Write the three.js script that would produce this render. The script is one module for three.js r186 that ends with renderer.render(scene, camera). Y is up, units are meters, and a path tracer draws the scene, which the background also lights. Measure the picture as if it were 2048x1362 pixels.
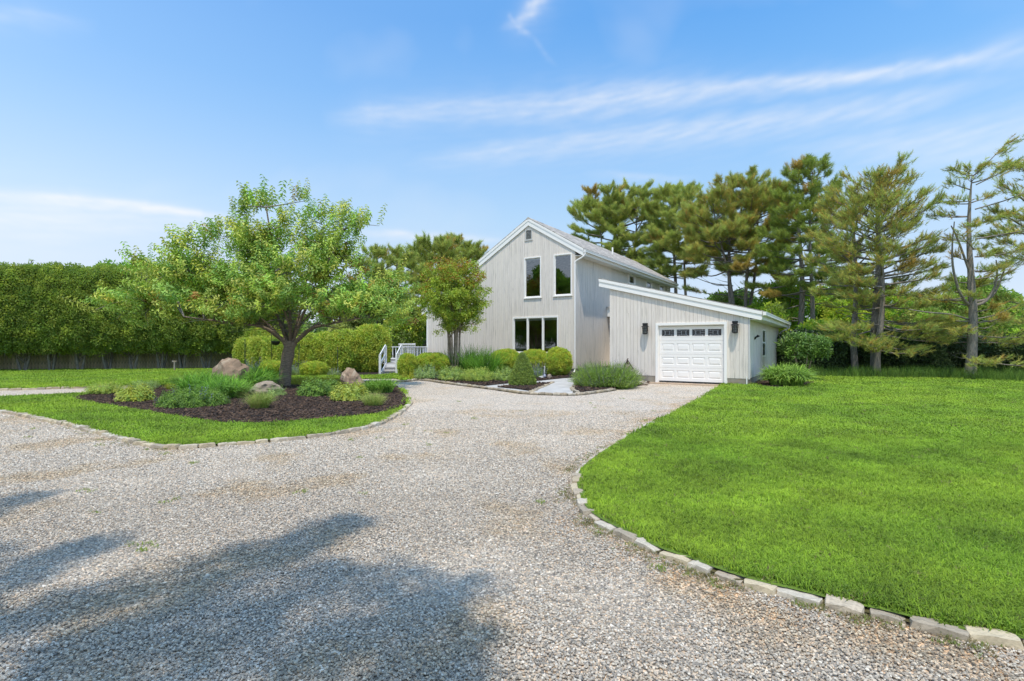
import * as THREE from 'three';
import { mergeGeometries } from 'three/addons/utils/BufferGeometryUtils.js';
import { createNoise2D, createNoise3D } from 'simplex-noise';

// ---------------------------------------------------------------- camera, sky, sun, exposure
const scene = new THREE.Scene();
const EYE = 1.45, FPX = 1030, CX = 1024, HY = 690;          // lens of the photograph: focal length in its pixels, horizon row
const camera = new THREE.PerspectiveCamera(2 * Math.atan(681 / FPX) * 180 / Math.PI, 2048 / 1362, 0.1, 900);
camera.position.set(0, EYE, 0);
camera.lookAt(0, EYE, -10);
camera.setViewOffset(2048, 1362, 0, -9, 2048, 1362);
const renderer = new THREE.WebGLRenderer({ antialias: true });
renderer.toneMapping = THREE.LinearToneMapping;
renderer.toneMappingExposure = 1.35;
renderer.shadowMap.enabled = true;

const SUN = new THREE.Vector3(-0.12, 3.2, 1.34).normalize();
const sun = new THREE.DirectionalLight(new THREE.Color(1, 0.935, 0.82), 2.6);
sun.name = 'sun';
sun.position.copy(SUN).multiplyScalar(80);
sun.target.position.set(0, 0, -18);
sun.position.add(sun.target.position);
sun.castShadow = true;
sun.shadow.radius = 2;
sun.shadow.mapSize.set(4096, 4096);
Object.assign(sun.shadow.camera, { left: -45, right: 45, top: 45, bottom: -45, near: 1, far: 200 });
scene.add(sun, sun.target);

let seed = 20240611;
const rnd = () => { seed = (seed + 0x6d2b79f5) | 0; let t = Math.imul(seed ^ (seed >>> 15), 1 | seed); t = (t + Math.imul(t ^ (t >>> 7), 61 | t)) ^ t; return ((t ^ (t >>> 14)) >>> 0) / 4294967296; };
const rr = (a, b) => a + (b - a) * rnd();
const gauss = () => (rnd() + rnd() + rnd() - 1.5) / 0.87;
const pick = (a) => a[Math.floor(rnd() * a.length)];
const clamp = (x, a = 0, b = 1) => Math.min(b, Math.max(a, x));
const lerp = (a, b, t) => a + (b - a) * t;
const smooth = (a, b, x) => { const t = clamp((x - a) / (b - a)); return t * t * (3 - 2 * t); };
const n2 = createNoise2D(rnd), n3 = createNoise3D(rnd);
const fbm = (x, y, o = 4) => { let s = 0, a = 0.5; for (let i = 0; i < o; i++) { s += a * n2(x, y); x = x * 2.03 + 7.1; y = y * 2.03 - 3.7; a *= 0.5; } return s; };
const V = (x, y, z) => new THREE.Vector3(x, y, z);
const srgb = (hex) => new THREE.Color(hex);
const lin = (r, g, b) => new THREE.Color().setRGB(r, g, b);

// sky: clear blue with thin cirrus, in azimuth and elevation
{
  const Wd = 2048, Hd = 1024, data = new Float32Array(Wd * Hd * 4), R = 180 / Math.PI;
  const stops = [[-90, '#c9d6e4'], [0, '#e4eefa'], [3, '#dcebfb'], [6, '#d0e5fc'], [9, '#c4e0fd'], [13.5, '#b2d9fd'], [19, '#98cafc'], [25, '#7dbaf8'], [32, '#67abf2'], [60, '#5a9ee8'], [90, '#5296e0']].map(([e, c]) => [e, srgb(c)]);
  const dir = (x, y) => { const a = Math.atan2(x - CX, FPX); return [a * R, Math.atan2((HY - y) * Math.cos(a), FPX) * R]; };
  // streaks of cirrus: a line of (azimuth, elevation, half width in degrees, strength)
  const st = [
    [[640, 236, .5, 0], [740, 225, .8, .28], [900, 214, .9, .3], [1060, 212, 1, .34], [1150, 204, 1.1, .4], [1300, 186, 1.1, .42], [1450, 174, .7, .4], [1650, 158, .45, .5], [1800, 138, .4, .5], [1920, 120, .35, .45], [2060, 95, .9, .25], [2300, 40, 1.5, .2]],
    [[780, 330, .6, 0], [980, 302, .8, .28], [1200, 275, 1, .32], [1400, 255, 1, .36], [1600, 232, 1, .32], [1800, 205, .9, .32], [1960, 165, .6, .12], [2200, 120, .8, 0]],
    [[1480, 305, .4, 0], [1620, 294, .7, .16], [1780, 284, 1.1, .28], [1920, 282, 1.4, .32], [2060, 250, 1.7, .26], [2400, 200, 2, .1]],
    [[-400, 330, .5, .4], [0, 392, .45, .4], [150, 400, .4, .55], [290, 414, .35, .6], [400, 428, .3, .5], [470, 438, .3, 0]],
    [[-200, 440, 1.2, .3], [100, 432, 1.2, .35], [420, 440, .8, .2], [600, 450, .5, 0]],
    [[700, 460, .3, 0], [780, 467, .3, .45], [900, 474, .3, .45], [1000, 482, .25, .2], [1060, 486, .2, 0]],
    [[1010, 52, .3, .1], [1040, 42, .5, .3], [1060, 18, .55, .5], [1080, -8, .5, .45], [1110, -60, .6, .2], [1150, -120, .6, 0]],
    [[1020, 34, .2, .2], [1040, 55, .22, .35], [1065, 72, .2, .1], [1095, 112, .2, .08], [1130, 150, .2, 0]],
    [[1140, 340, .5, 0], [1240, 348, .35, .2], [1330, 356, .3, .16], [1420, 350, .3, 0]],
    [[-100, 20, .6, .1], [60, 30, .5, .16], [200, 48, .4, 0]],
  ].map((line) => line.map(([x, y, w, s]) => [...dir(x, y), w, s]));
  for (let j = 0; j < Hd; j++) {
    const el = ((j + .5) / Hd - .5) * 180;
    let k = 0; while (k < stops.length - 2 && el > stops[k + 1][0]) k++;
    const base = stops[k][1].clone().lerp(stops[k + 1][1], clamp((el - stops[k][0]) / (stops[k + 1][0] - stops[k][0])));
    for (let i = 0; i < Wd; i++) {
      const u = ((i + .5) / Wd - .5) * 2 * Math.PI, dx = Math.cos(u), dz = Math.sin(u);
      const az = Math.atan2(dx, -dz) * R;                       // 0 ahead (-z), right positive
      const haze = (.3 + .7 * clamp((22 - el) / 22)) * clamp(.22 - .42 * Math.sin(az / R + .1));
      const glow = (x) => 1 + 1.5 * ((1 + x) / 2) ** 3, e = el / R, e0 = Math.min(el, 35) / R;         // the air is brighter towards the sun
      const gl = glow(Math.cos(e) * (dx * SUN.x + dz * SUN.z) + Math.sin(e) * SUN.y) / glow(-Math.cos(e0) * SUN.z + Math.sin(e0) * SUN.y);
      let c = 0;
      if (el > -2 && el < 75) {
        for (const line of st) for (let q = 0; q < line.length - 1; q++) {
          const [a0, e0, w0, s0] = line[q], [a1, e1, w1, s1] = line[q + 1];
          if (az < Math.min(a0, a1) - 4 || az > Math.max(a0, a1) + 4 || el < Math.min(e0, e1) - 7 || el > Math.max(e0, e1) + 7) continue;
          const wob = .3 * n2(az * .25, el * .2 + q);
          const ex = a1 - a0, ey = e1 - e0, t0 = ((az - a0) * ex + (el - e0) * ey) / (ex * ex + ey * ey), t = clamp(t0);
          const d = Math.hypot(az - a0 - ex * t, el - e0 - ey * t) * Math.sign((el - e0 - ey * t) || 1) + wob * .5, w = lerp(w0, w1, t) * (d > 0 ? 1 : 1.5);
          const str = lerp(s0, s1, t) * (.8 + .3 * fbm(az * .16, el * 1.3 - az * .15, 4) * 1.6);
          c = Math.max(c, str * Math.exp(-(d * d) / (w * w)) * 1.05 + str * .35 * Math.exp(-(d * d) / (w * w * 7)));
        }
        const veil = fbm(dx * 2.2 + 5, dz * 2.2 + el * .05, 4);
        c = Math.max(c, clamp(veil - .12) * .22 * smooth(0, 12, el));
      }
      const o = (j * Wd + i) * 4, white = clamp(c + haze * .75);
      const pale = clamp((gl - 1) * .3, 0, .5), k = gl / 1.35; data[o] = lerp(lerp(base.r, .88, white), .8, pale) * k; data[o + 1] = lerp(lerp(base.g, .92, white), .86, pale) * k; data[o + 2] = lerp(base.b, .985, white) * k; data[o + 3] = 1;
    }
  }
  const t = new THREE.DataTexture(data, Wd, Hd, THREE.RGBAFormat, THREE.FloatType);
  t.mapping = THREE.EquirectangularReflectionMapping; t.magFilter = THREE.LinearFilter; t.colorSpace = THREE.LinearSRGBColorSpace; t.needsUpdate = true;
  scene.background = t; scene.environment = t;
}

// ---------------------------------------------------------------- helpers
const G = (px, py, y = 0) => { const Z = FPX * (EYE - y) / (py - HY); return V((px - CX) / FPX * Z, y, -Z); };   // ground point seen at a pixel of the photograph
const WX = (px, Z) => (px - CX) / FPX * Z;
const HT = (py, Z) => (HY - py) / FPX * Z + EYE;
const used = new Map();
const numbered = (n) => { const k = used.get(n) ?? 0; used.set(n, k + 1); return k ? `${n}_${String(k).padStart(3, '0')}` : n; };
function tag(o, label, category, group) { o.userData.label = label; if (category) o.userData.category = category; if (group) o.userData.group = group; return o; }
function thing(name, label, category, p = V(0, 0, 0), turn = 0, group) {
  const o = new THREE.Group(); o.name = numbered(name); o.position.copy(p); o.rotation.y = turn; scene.add(o);
  return tag(o, label, category, group);
}
function part(name, geo, mat, parent, kind) {
  const m = new THREE.Mesh(geo, mat); m.name = name; m.castShadow = m.receiveShadow = true; if (kind) m.userData.kind = kind; parent.add(m); return m;
}
function struct(name, geo, mat, kind = 'structure') { const m = part(numbered(name), geo, mat, scene, kind); return m; }

class MB {                                                     // collects flat-shaded faces
  constructor() { this.p = []; this.n = []; this.u = []; }
  tri(a, b, c, uv = [[0, 0], [1, 0], [0, 1]], na, nb, nc) {
    if (!na) { const n = b.clone().sub(a).cross(c.clone().sub(a)).normalize(); na = nb = nc = n; }
    for (const [v, n, t] of [[a, na, uv[0]], [b, nb, uv[1]], [c, nc, uv[2]]]) { this.p.push(v.x, v.y, v.z); this.n.push(n.x, n.y, n.z); this.u.push(t[0], t[1]); }
    return this;
  }
  quad(a, b, c, d, uv = [[0, 0], [1, 0], [1, 1], [0, 1]]) { return this.tri(a, b, c, [uv[0], uv[1], uv[2]]).tri(a, c, d, [uv[0], uv[2], uv[3]]); }
  hexa(c, uvo = [0, 0]) {                                       // 8 corners: bottom 4 anticlockwise from above (front-left first), top 4
    const q = (i, j, k, l) => {
      const A = c[i], B = c[j], D = c[l], w = A.distanceTo(B), h = A.distanceTo(D), o = uvo;
      this.quad(c[i], c[j], c[k], c[l], [[o[0], o[1]], [o[0] + w, o[1]], [o[0] + w, o[1] + B.distanceTo(c[k])], [o[0], o[1] + h]]);
    };
    q(0, 1, 5, 4); q(1, 2, 6, 5); q(2, 3, 7, 6); q(3, 0, 4, 7); q(4, 5, 6, 7); q(3, 2, 1, 0);
    return this;
  }
  box(x0, x1, y0, y1, z0, z1, uvo) { return this.hexa([V(x0, y0, z1), V(x1, y0, z1), V(x1, y0, z0), V(x0, y0, z0), V(x0, y1, z1), V(x1, y1, z1), V(x1, y1, z0), V(x0, y1, z0)], uvo); }
  bar(a, b, w, h) {                                             // box beam from a to b, w wide, h high
    const d = b.clone().sub(a).normalize(), up = Math.abs(d.y) > .95 ? V(0, 0, 1) : V(0, 1, 0), s = d.clone().cross(up).normalize().multiplyScalar(w / 2), t = s.clone().cross(d).normalize().multiplyScalar(h / 2);
    const c = (o, i, j) => o.clone().addScaledVector(s, i).addScaledVector(t, j);
    return this.hexa([c(a, -1, -1), c(a, 1, -1), c(b, 1, -1), c(b, -1, -1), c(a, -1, 1), c(a, 1, 1), c(b, 1, 1), c(b, -1, 1)]);
  }
  tube(pts, r0, r1, sides = 5, cap = false) {
    const N = pts.length, rings = [];
    let side = V(1, 0, 0), len = 0;
    for (let i = 0; i < N; i++) {
      const d = pts[Math.min(i + 1, N - 1)].clone().sub(pts[Math.max(i - 1, 0)]).normalize();
      if (Math.abs(d.dot(side)) > .9) side = Math.abs(d.y) < .9 ? V(0, 1, 0) : V(0, 0, 1);
      side = side.sub(d.clone().multiplyScalar(d.dot(side))).normalize();
      const up = d.clone().cross(side), r = typeof r0 === 'function' ? r0(i / (N - 1)) : lerp(r0, r1, i / (N - 1)), ring = [];
      if (i) len += pts[i].distanceTo(pts[i - 1]);
      for (let k = 0; k <= sides; k++) { const a = k / sides * Math.PI * 2, n = side.clone().multiplyScalar(Math.cos(a)).addScaledVector(up, Math.sin(a)); ring.push([pts[i].clone().addScaledVector(n, r), n, [k / sides * Math.max(.2, r * 6.3), len]]); }
      rings.push(ring);
    }
    for (let i = 0; i < N - 1; i++) for (let k = 0; k < sides; k++) {
      const a = rings[i][k], b = rings[i][k + 1], c = rings[i + 1][k + 1], d = rings[i + 1][k];
      this.tri(a[0], b[0], c[0], [a[2], b[2], c[2]], a[1], b[1], c[1]); this.tri(a[0], c[0], d[0], [a[2], c[2], d[2]], a[1], c[1], d[1]);
    }
    if (cap) for (const [ring, s] of [[rings[0], -1], [rings[N - 1], 1]]) for (let k = 1; k < sides - 1; k++) s > 0 ? this.tri(ring[0][0], ring[k][0], ring[k + 1][0]) : this.tri(ring[0][0], ring[k + 1][0], ring[k][0]);
    return this;
  }
  geo() {
    const g = new THREE.BufferGeometry();
    g.setAttribute('position', new THREE.Float32BufferAttribute(this.p, 3)); g.setAttribute('normal', new THREE.Float32BufferAttribute(this.n, 3)); g.setAttribute('uv', new THREE.Float32BufferAttribute(this.u, 2));
    return g;
  }
  get empty() { return !this.p.length; }
}
const box = (...a) => new MB().box(...a).geo();
const curve = (pts, n) => new THREE.CatmullRomCurve3(pts, false, 'centripetal').getPoints(n);

// ---- textures
function tex(w, h, f, srgbMap = true) {                          // f(x, y) in 0..1 -> [r, g, b] linear, or a number
  const d = new Uint8Array(w * h * 4), enc = (x) => { x = clamp(x); return 255 * (srgbMap ? (x <= .0031308 ? 12.92 * x : 1.055 * x ** (1 / 2.4) - .055) : x); };
  for (let j = 0; j < h; j++) for (let i = 0; i < w; i++) {
    const v = f(i / w, j / h, i, j), o = (j * w + i) * 4;
    if (typeof v === 'number') d[o] = d[o + 1] = d[o + 2] = enc(v); else { d[o] = enc(v[0]); d[o + 1] = enc(v[1]); d[o + 2] = enc(v[2]); }
    d[o + 3] = 255;
  }
  const t = new THREE.DataTexture(d, w, h);
  t.wrapS = t.wrapT = THREE.RepeatWrapping; t.magFilter = THREE.LinearFilter; t.minFilter = THREE.LinearMipmapLinearFilter; t.generateMipmaps = true; t.colorSpace = srgbMap ? THREE.SRGBColorSpace : THREE.NoColorSpace; t.needsUpdate = true;
  return t;
}
const rep = (t, x, y) => { t.repeat.set(x, y); return t; };
const hash = (i, j, k = 0) => { let h = (i * 374761393 + j * 668265263 + k * 974711) | 0; h = Math.imul(h ^ (h >>> 13), 1274126177); return ((h ^ (h >>> 16)) >>> 0) / 4294967296; };
// tileable value noise of period P
const vn = (x, y, P, k = 0) => { const i = Math.floor(x), j = Math.floor(y), fx = x - i, fy = y - j, sx = fx * fx * (3 - 2 * fx), sy = fy * fy * (3 - 2 * fy), m = (a) => ((a % P) + P) % P; return lerp(lerp(hash(m(i), m(j), k), hash(m(i + 1), m(j), k), sx), lerp(hash(m(i), m(j + 1), k), hash(m(i + 1), m(j + 1), k), sx), sy); };
const tn = (u, v, P, k = 0, o = 4) => { let s = 0, a = .5; for (let i = 0; i < o; i++) { s += a * vn(u * P, v * P, P, k + i); P *= 2; a *= .5; } return s / (1 - a * 2 + a); };
function cells(u, v, N, jit = 1, sx = 1) {                        // nearest cells of a jittered, tiling grid
  const x = u * N, y = v * N, ci = Math.floor(x), cj = Math.floor(y); let f1 = 9, f2 = 9, id = 0;
  for (let b = -1; b <= 1; b++) for (let a = -1; a <= 1; a++) {
    const i = ((ci + a) % N + N) % N, j = ((cj + b) % N + N) % N, px = ci + a + .5 + (hash(i, j, 1) - .5) * jit, py = cj + b + .5 + (hash(i, j, 2) - .5) * jit, ang = hash(i, j, 4) * 3.14, q = .6 + .4 * hash(i, j, 5);
    const dx = x - px, dy = y - py, e = Math.cos(ang), s = Math.sin(ang), d = Math.hypot((dx * e + dy * s), (dy * e - dx * s) / q);
    if (d < f1) { f2 = f1; f1 = d; id = i * 7919 + j; } else if (d < f2) f2 = d;
  }
  return [f1, f2, id];
}
const STONE = [[0.764, 0.686, 0.566], [0.548, 0.484, 0.400], [0.432, 0.390, 0.338], [0.664, 0.569, 0.448], [0.299, 0.273, 0.235], [0.481, 0.429, 0.359], [0.850, 0.800, 0.704], [0.631, 0.491, 0.345], [0.365, 0.320, 0.262], [0.681, 0.616, 0.511], [0.199, 0.187, 0.166], [0.764, 0.601, 0.442]];
for (const c of STONE) for (let k = 0; k < 3; k++) c[k] = lerp(c[k], [.555, .515, .46][k], .22);
const gravelColour = [], gravelBump = [];
{ const N = 1024; for (let j = 0; j < N; j++) for (let i = 0; i < N; i++) {
    const [a, b, id] = cells(i / N, j / N, 92), e = clamp((b - a) * 2.6), c = STONE[Math.floor(hash(id, 3) * STONE.length)], l = (.8 + .4 * hash(id, 9)) * (.86 + .28 * vn(i / 3, j / 3, 341));
    const gap = smooth(.0, .22, e); gravelColour.push([lerp(.16, c[0] * l, gap), lerp(.14, c[1] * l, gap), lerp(.12, c[2] * l, gap)]); gravelBump.push(gap * .55 + .45 * (1 - clamp(a)) * (.4 + .6 * hash(id, 6)));
  } }
const gravelTex = tex(1024, 1024, (u, v, i, j) => gravelColour[j * 1024 + i]), gravelB = tex(1024, 1024, (u, v, i, j) => gravelBump[j * 1024 + i], false);
const M = (o) => new THREE.MeshStandardMaterial({ roughness: .85, ...o });
const mats = {};
mats.gravel = M({ map: rep(gravelTex, .5, .5), bumpMap: rep(gravelB, .5, .5), bumpScale: .014, roughness: .95, vertexColors: true });
const lawnT = tex(512, 512, (u, v, i, j) => { const a = vn(i / 3, j / 5, 170, 3), b = tn(u, v, 6, 2), c = vn(i, j, 512, 8), l = .3 + .3 * a * .6 + .15 * b + .2 * c; return [.215 * l, .34 * l, .03 * l]; });
mats.lawn = M({ map: rep(lawnT, .4, .4), bumpMap: rep(tex(512, 512, (u, v, i, j) => vn(i / 2, j / 3, 256, 3) * .7 + .3 * vn(i, j, 512), false), .4, .4), bumpScale: .02, roughness: 1 });
const mulchT = tex(512, 512, (u, v) => { const [a, b, id] = cells(u, v * .6, 44), e = smooth(0, .3, b - a), l = (.35 + 1.1 * hash(id, 5)) * (.25 + .75 * e); return [.056 * l, .033 * l, .022 * l]; });
const mulchB = tex(512, 512, (u, v) => { const [a, b, id] = cells(u, v * .6, 44); return smooth(0, .4, b - a) * (.3 + .7 * hash(id, 5)); }, false);
mats.mulch = M({ map: rep(mulchT, .7, .7), bumpMap: rep(mulchB, .7, .7), bumpScale: .03, roughness: 1 });
mats.soil = M({ map: rep(tex(256, 256, (u, v) => { const l = .6 + .8 * tn(u, v, 12, 7); return [.05 * l, .075 * l, .018 * l]; }), .2, .2), roughness: 1 });
const concT = tex(512, 512, (u, v, i, j) => { const l = .75 + .3 * tn(u, v, 5, 3) + .14 * (vn(i, j, 512) - .5); return [.54 * l, .505 * l, .455 * l]; });
mats.concrete = M({ map: rep(concT, .5, .5), roughness: .9 });
mats.foundation = M({ map: rep(tex(256, 256, (u, v, i, j) => { const l = .7 + .5 * tn(u, v, 6, 4) + .12 * vn(i, j, 256), s = smooth(.5, .75, tn(u, v, 5, 19)); return [.30 * l, lerp(.26, .235, s) * l, lerp(.205, .16, s) * l]; }), 1, 1), roughness: .95 });
const rockT = tex(512, 512, (u, v, i, j) => { const a = tn(u, v, 4, 2), b = tn(u, v, 14, 5), c = vn(i / 2, j / 2, 256, 3), k = smooth(.42, .62, a), l = .55 + .7 * b + .25 * (c - .5); return [lerp(.33, .45, k) * l, lerp(.225, .345, k) * l, lerp(.15, .245, k) * l]; });
const rockB = tex(512, 512, (u, v, i, j) => .6 * tn(u, v, 12, 5, 5) + .4 * vn(i / 3, j / 3, 170, 3), false);
mats.rock = M({ map: rep(rockT, .9, .9), bumpMap: rep(rockB, .9, .9), bumpScale: .002, roughness: .95 });
mats.paleRock = M({ map: rep(rockT, 1.3, 1.3), bumpMap: rep(rockB, 1.3, 1.3), bumpScale: .002, roughness: .95, color: lin(1.05, 1.2, 1.32) });
mats.edge = ['#c4b49c', '#b5a58e', '#cbbfab', '#b8a689', '#a99b86', '#c8b798'].map((c) => M({ map: rep(tex(128, 128, (u, v, i, j) => { const l = .55 + .7 * tn(u, v, 5, c.charCodeAt(2)) + .35 * (vn(i / 2, j / 2, 64, 3) - .5); return l; }), 3, 3), color: srgb(c), roughness: .95 }));
const barkT = (c, k) => tex(256, 512, (u, v, i, j) => { const a = vn(i / 10, j / 46, 25, k), b = vn(i / 4, j / 14, 64, k + 1), l = .45 + .75 * a * .8 + .45 * b; return [c[0] * l, c[1] * l, c[2] * l]; });
const barkB = tex(256, 512, (u, v, i, j) => .6 * vn(i / 10, j / 46, 25, 5) + .4 * vn(i / 4, j / 14, 64, 6), false);
const bark = (c, k) => M({ map: rep(barkT(c, k), 1.4, .8), bumpMap: rep(barkB, 1.4, .8), bumpScale: .015, roughness: 1 });
mats.cherryBark = M({ map: rep(tex(256, 256, (u, v, i, j) => { const s = smooth(.62, .8, vn(i / 30, j / 4, 8, 9)) * .7, l = .5 + .8 * vn(i / 26, j / 6, 9, 4) + .3 * vn(i / 3, j / 3, 85); return [lerp(.20, .36, s) * l, lerp(.145, .29, s) * l, lerp(.10, .22, s) * l]; }), 1.2, 1.6), bumpMap: rep(tex(256, 256, (u, v, i, j) => .6 * vn(i / 26, j / 6, 9, 4) + .4 * vn(i / 5, j / 5, 51), false), 1.2, 1.6), bumpScale: .012, roughness: .95 });
mats.pineBark = bark([.235, .20, .16], 3);
mats.darkBark = bark([.10, .082, .065], 13);
mats.paleBark = bark([.42, .31, .22], 8);
mats.greyBark = bark([.23, .20, .165], 11);
mats.white = M({ color: lin(.89, .84, .77), roughness: .55 });
mats.door = M({ color: lin(.86, .81, .75), roughness: .5 });
mats.deckWhite = M({ color: lin(.76, .75, .74), roughness: .65 });
mats.deckGrey = M({ color: lin(.46, .44, .42), roughness: .8 });
mats.dark = M({ color: lin(.022, .021, .02), roughness: .55, metalness: .4 });
mats.inside = M({ color: lin(.045, .043, .04), roughness: .95 });  // room surfaces coloured near-black to give the dimness behind the windows
mats.blind = M({ color: lin(.3, .31, .3), roughness: .9 });
mats.lead = M({ color: lin(.4, .4, .4), roughness: .5, metalness: .3 });
mats.pane = new THREE.MeshPhysicalMaterial({ color: lin(.75, .78, .76), roughness: 0, transmission: 1, thickness: 0, ior: 2.35 });
mats.doorPane = new THREE.MeshPhysicalMaterial({ color: lin(.7, .72, .7), roughness: 0, transmission: 1, thickness: 0, ior: 1.45 });
const roofC = tex(512, 512, (u, v, i, j) => { const row = Math.floor(v * 14), x = u * 9 + (row % 2) * .5 + hash(row, 1), tab = Math.floor(x), edge = smooth(0, .07, v * 14 - row) * smooth(0, .04, x - tab), l = (.6 + .75 * hash(row, tab % 9, 3)) * (.75 + .5 * vn(i / 1.5, j / 1.5, 341)) * (.45 + .55 * edge); return [.40 * l, .355 * l, .305 * l]; });
mats.roof = M({ map: rep(roofC, .5, .5), roughness: 1 });
// weathered, whitewashed boards: streaks, wear and knots run along the grain (v)
const sideT = [0, 1, 2, 3].map((k) => tex(256, 512, (u, v, i, j) => {
  const s1 = vn(i / 3, j / 60, 85, 20 + k), s2 = vn(i / 9, j / 130, 28, 30 + k), s3 = vn(i / 1.6, j / 24, 160, 40 + k), w = smooth(.60, .86, .55 * s1 + .45 * s2 + .12 * (s3 - .5) + .25 * (vn(i / 50, j / 100, 5, 50 + k) - .5)), l = .92 + .14 * s3 - .06 * s2;
  return [lerp(.79, .45, w * .7) * l, lerp(.70, .40, w * .7) * l, lerp(.605, .335, w * .7) * l];
}));
const sideB = tex(256, 512, (u, v, i, j) => .5 * vn(i / 2, j / 40, 128, 61) + .5 * vn(i / 5, j / 80, 51, 62), false);
mats.boards = sideT.flatMap((t, k) => [[1, 1, 1], [.975, .97, .965], [1.02, 1.015, 1.0]].map((c) => M({ map: rep(t, 1.9, .32), bumpMap: rep(sideB, 1.9, .32), bumpScale: .0012, color: lin(...c), roughness: .85 })));
mats.siding = M({ map: rep(tex(512, 512, (u, v, i, j) => { const p = u * 8 % 1, s = vn(i / 3, j / 60, 170, 20), l = (p < .07 ? .35 : 1) * (.85 + .2 * s); return [.76 * l, .68 * l, .59 * l]; }), 1 / 1.08, .4), roughness: .9 });
const leafM = new THREE.MeshPhysicalMaterial({ roughness: 1, transmission: .42, thickness: 0, side: THREE.DoubleSide, specularIntensity: .6 });
const glossLeaf = new THREE.MeshPhysicalMaterial({ roughness: .62, transmission: .3, thickness: 0, side: THREE.DoubleSide });
const bladeM = new THREE.MeshPhysicalMaterial({ roughness: 1, transmission: .3, thickness: 0, side: THREE.DoubleSide, specularIntensity: .5 });
const needleM = new THREE.MeshPhysicalMaterial({ roughness: 1, transmission: .3, thickness: 0, side: THREE.DoubleSide, specularIntensity: .6 });
const chipM = M({ roughness: 1 }), stoneM = M({ roughness: .9, flatShading: true });

// ---- foliage pieces
const UP = V(0, 1, 0), T = new THREE.Object3D(), Q = new THREE.Quaternion();
const leaf = (mb, base, dir, nor, L, Wd, fold = .25) => {           // one folded leaf of four faces or two
  const side = dir.clone().cross(nor).normalize(), n = side.clone().cross(dir).normalize(), tip = base.clone().addScaledVector(dir, L).addScaledVector(n, -L * .18), mid = base.clone().addScaledVector(dir, L * .45);
  const l = mid.clone().addScaledVector(side, Wd / 2).addScaledVector(n, Wd * fold), r = mid.clone().addScaledVector(side, -Wd / 2).addScaledVector(n, Wd * fold);
  mb.tri(base, l, tip).tri(base, tip, r);
};
const rdir = () => { let v; do v = V(rr(-1, 1), rr(-1, 1), rr(-1, 1)); while (v.lengthSq() > 1 || v.lengthSq() < .01); return v.normalize(); };
function clumpGeo(n, r, L, Wd, up = .5) {                           // leaves in a small ball, turned mostly outwards and up (+y is outwards)
  const mb = new MB();
  for (let i = 0; i < n; i++) { const p = rdir().multiplyScalar(r * Math.cbrt(rnd())); p.y *= .8; const d = rdir().add(V(0, up, 0)).addScaledVector(p, .8 / r).normalize(), nn = rdir().add(V(0, 1, 0)).normalize(); leaf(mb, p, d, nn, L * rr(.7, 1.25), Wd * rr(.75, 1.2)); }
  return mb.geo();
}
function shootGeo(n, L, leafL, leafW, droop = .5, splay = 1) {           // a shoot along +y with leaves on both sides
  const mb = new MB(); mb.tube([V(0, 0, 0), V(.02, L * .5, 0), V(0, L, 0)], .006, .002, 3);
  for (let i = 0; i < n; i++) {
    const t = .12 + .88 * i / (n - 1), a = i * 2.4 + rr(-.4, .4), out = V(Math.cos(a), 0, Math.sin(a)), d = out.clone().multiplyScalar(splay).add(V(0, rr(.2, .5) - droop * .4, 0)).normalize();
    leaf(mb, V(0, L * t, 0), d, V(0, 1, 0).addScaledVector(out, .3), leafL * rr(.75, 1.2) * (t > .85 ? .75 : 1), leafW * rr(.8, 1.15));
  }
  return mb.geo();
}
function tuftGeo(n, L, w, cone = .8) {                               // pine needles fanning from a twig end along +y
  const mb = new MB(); mb.tube([V(0, -.12, 0), V(0, .1, 0)], .008, .004, 3);
  for (let i = 0; i < n; i++) { const b = V(0, rr(-.12, .12), 0), d = rdir().multiplyScalar(cone).add(V(0, .75, 0)).normalize(), s = d.clone().cross(rdir()).normalize().multiplyScalar(w / 2), tip = b.clone().addScaledVector(d, L * rr(.7, 1.2)); mb.tri(b.clone().add(s), b.clone().sub(s), tip); }
  return mb.geo();
}
function bladesGeo(n, L, w, arch, spread, seg = 4) {                  // arching blades from a common root
  const mb = new MB();
  for (let i = 0; i < n; i++) {
    const a = rr(0, 6.28), o = V(Math.cos(a), 0, Math.sin(a)), s = V(-o.z, 0, o.x), l = L * rr(.65, 1.15), A = arch * rr(.5, 1.3), root = V(rr(-1, 1), 0, rr(-1, 1)).multiplyScalar(spread), pts = [];
    for (let k = 0; k <= seg; k++) { const t = k / seg, th = A * t * t + .12; pts.push(k ? pts[k - 1].clone().addScaledVector(o, l / seg * Math.sin(th)).add(V(0, l / seg * Math.cos(th), 0)) : root); }
    for (let k = 0; k < seg; k++) { const w0 = w * (1 - (k / seg) ** 2) * .5, w1 = w * (1 - ((k + 1) / seg) ** 2) * .5, a0 = pts[k].clone().addScaledVector(s, w0), b0 = pts[k].clone().addScaledVector(s, -w0), a1 = pts[k + 1].clone().addScaledVector(s, w1), b1 = pts[k + 1].clone().addScaledVector(s, -w1); if (k < seg - 1) mb.tri(b0, a0, a1).tri(b0, a1, b1); else mb.tri(b0, a0, pts[k + 1]); }
  }
  return mb.geo();
}
const PAL = (...c) => c.map((x) => lin(...x));
const tint = (pal, j = .18) => { const c = pick(pal).clone().lerp(pick(pal), rnd() * .6); return c.multiplyScalar(1 + rr(-j, j)); };
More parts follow.
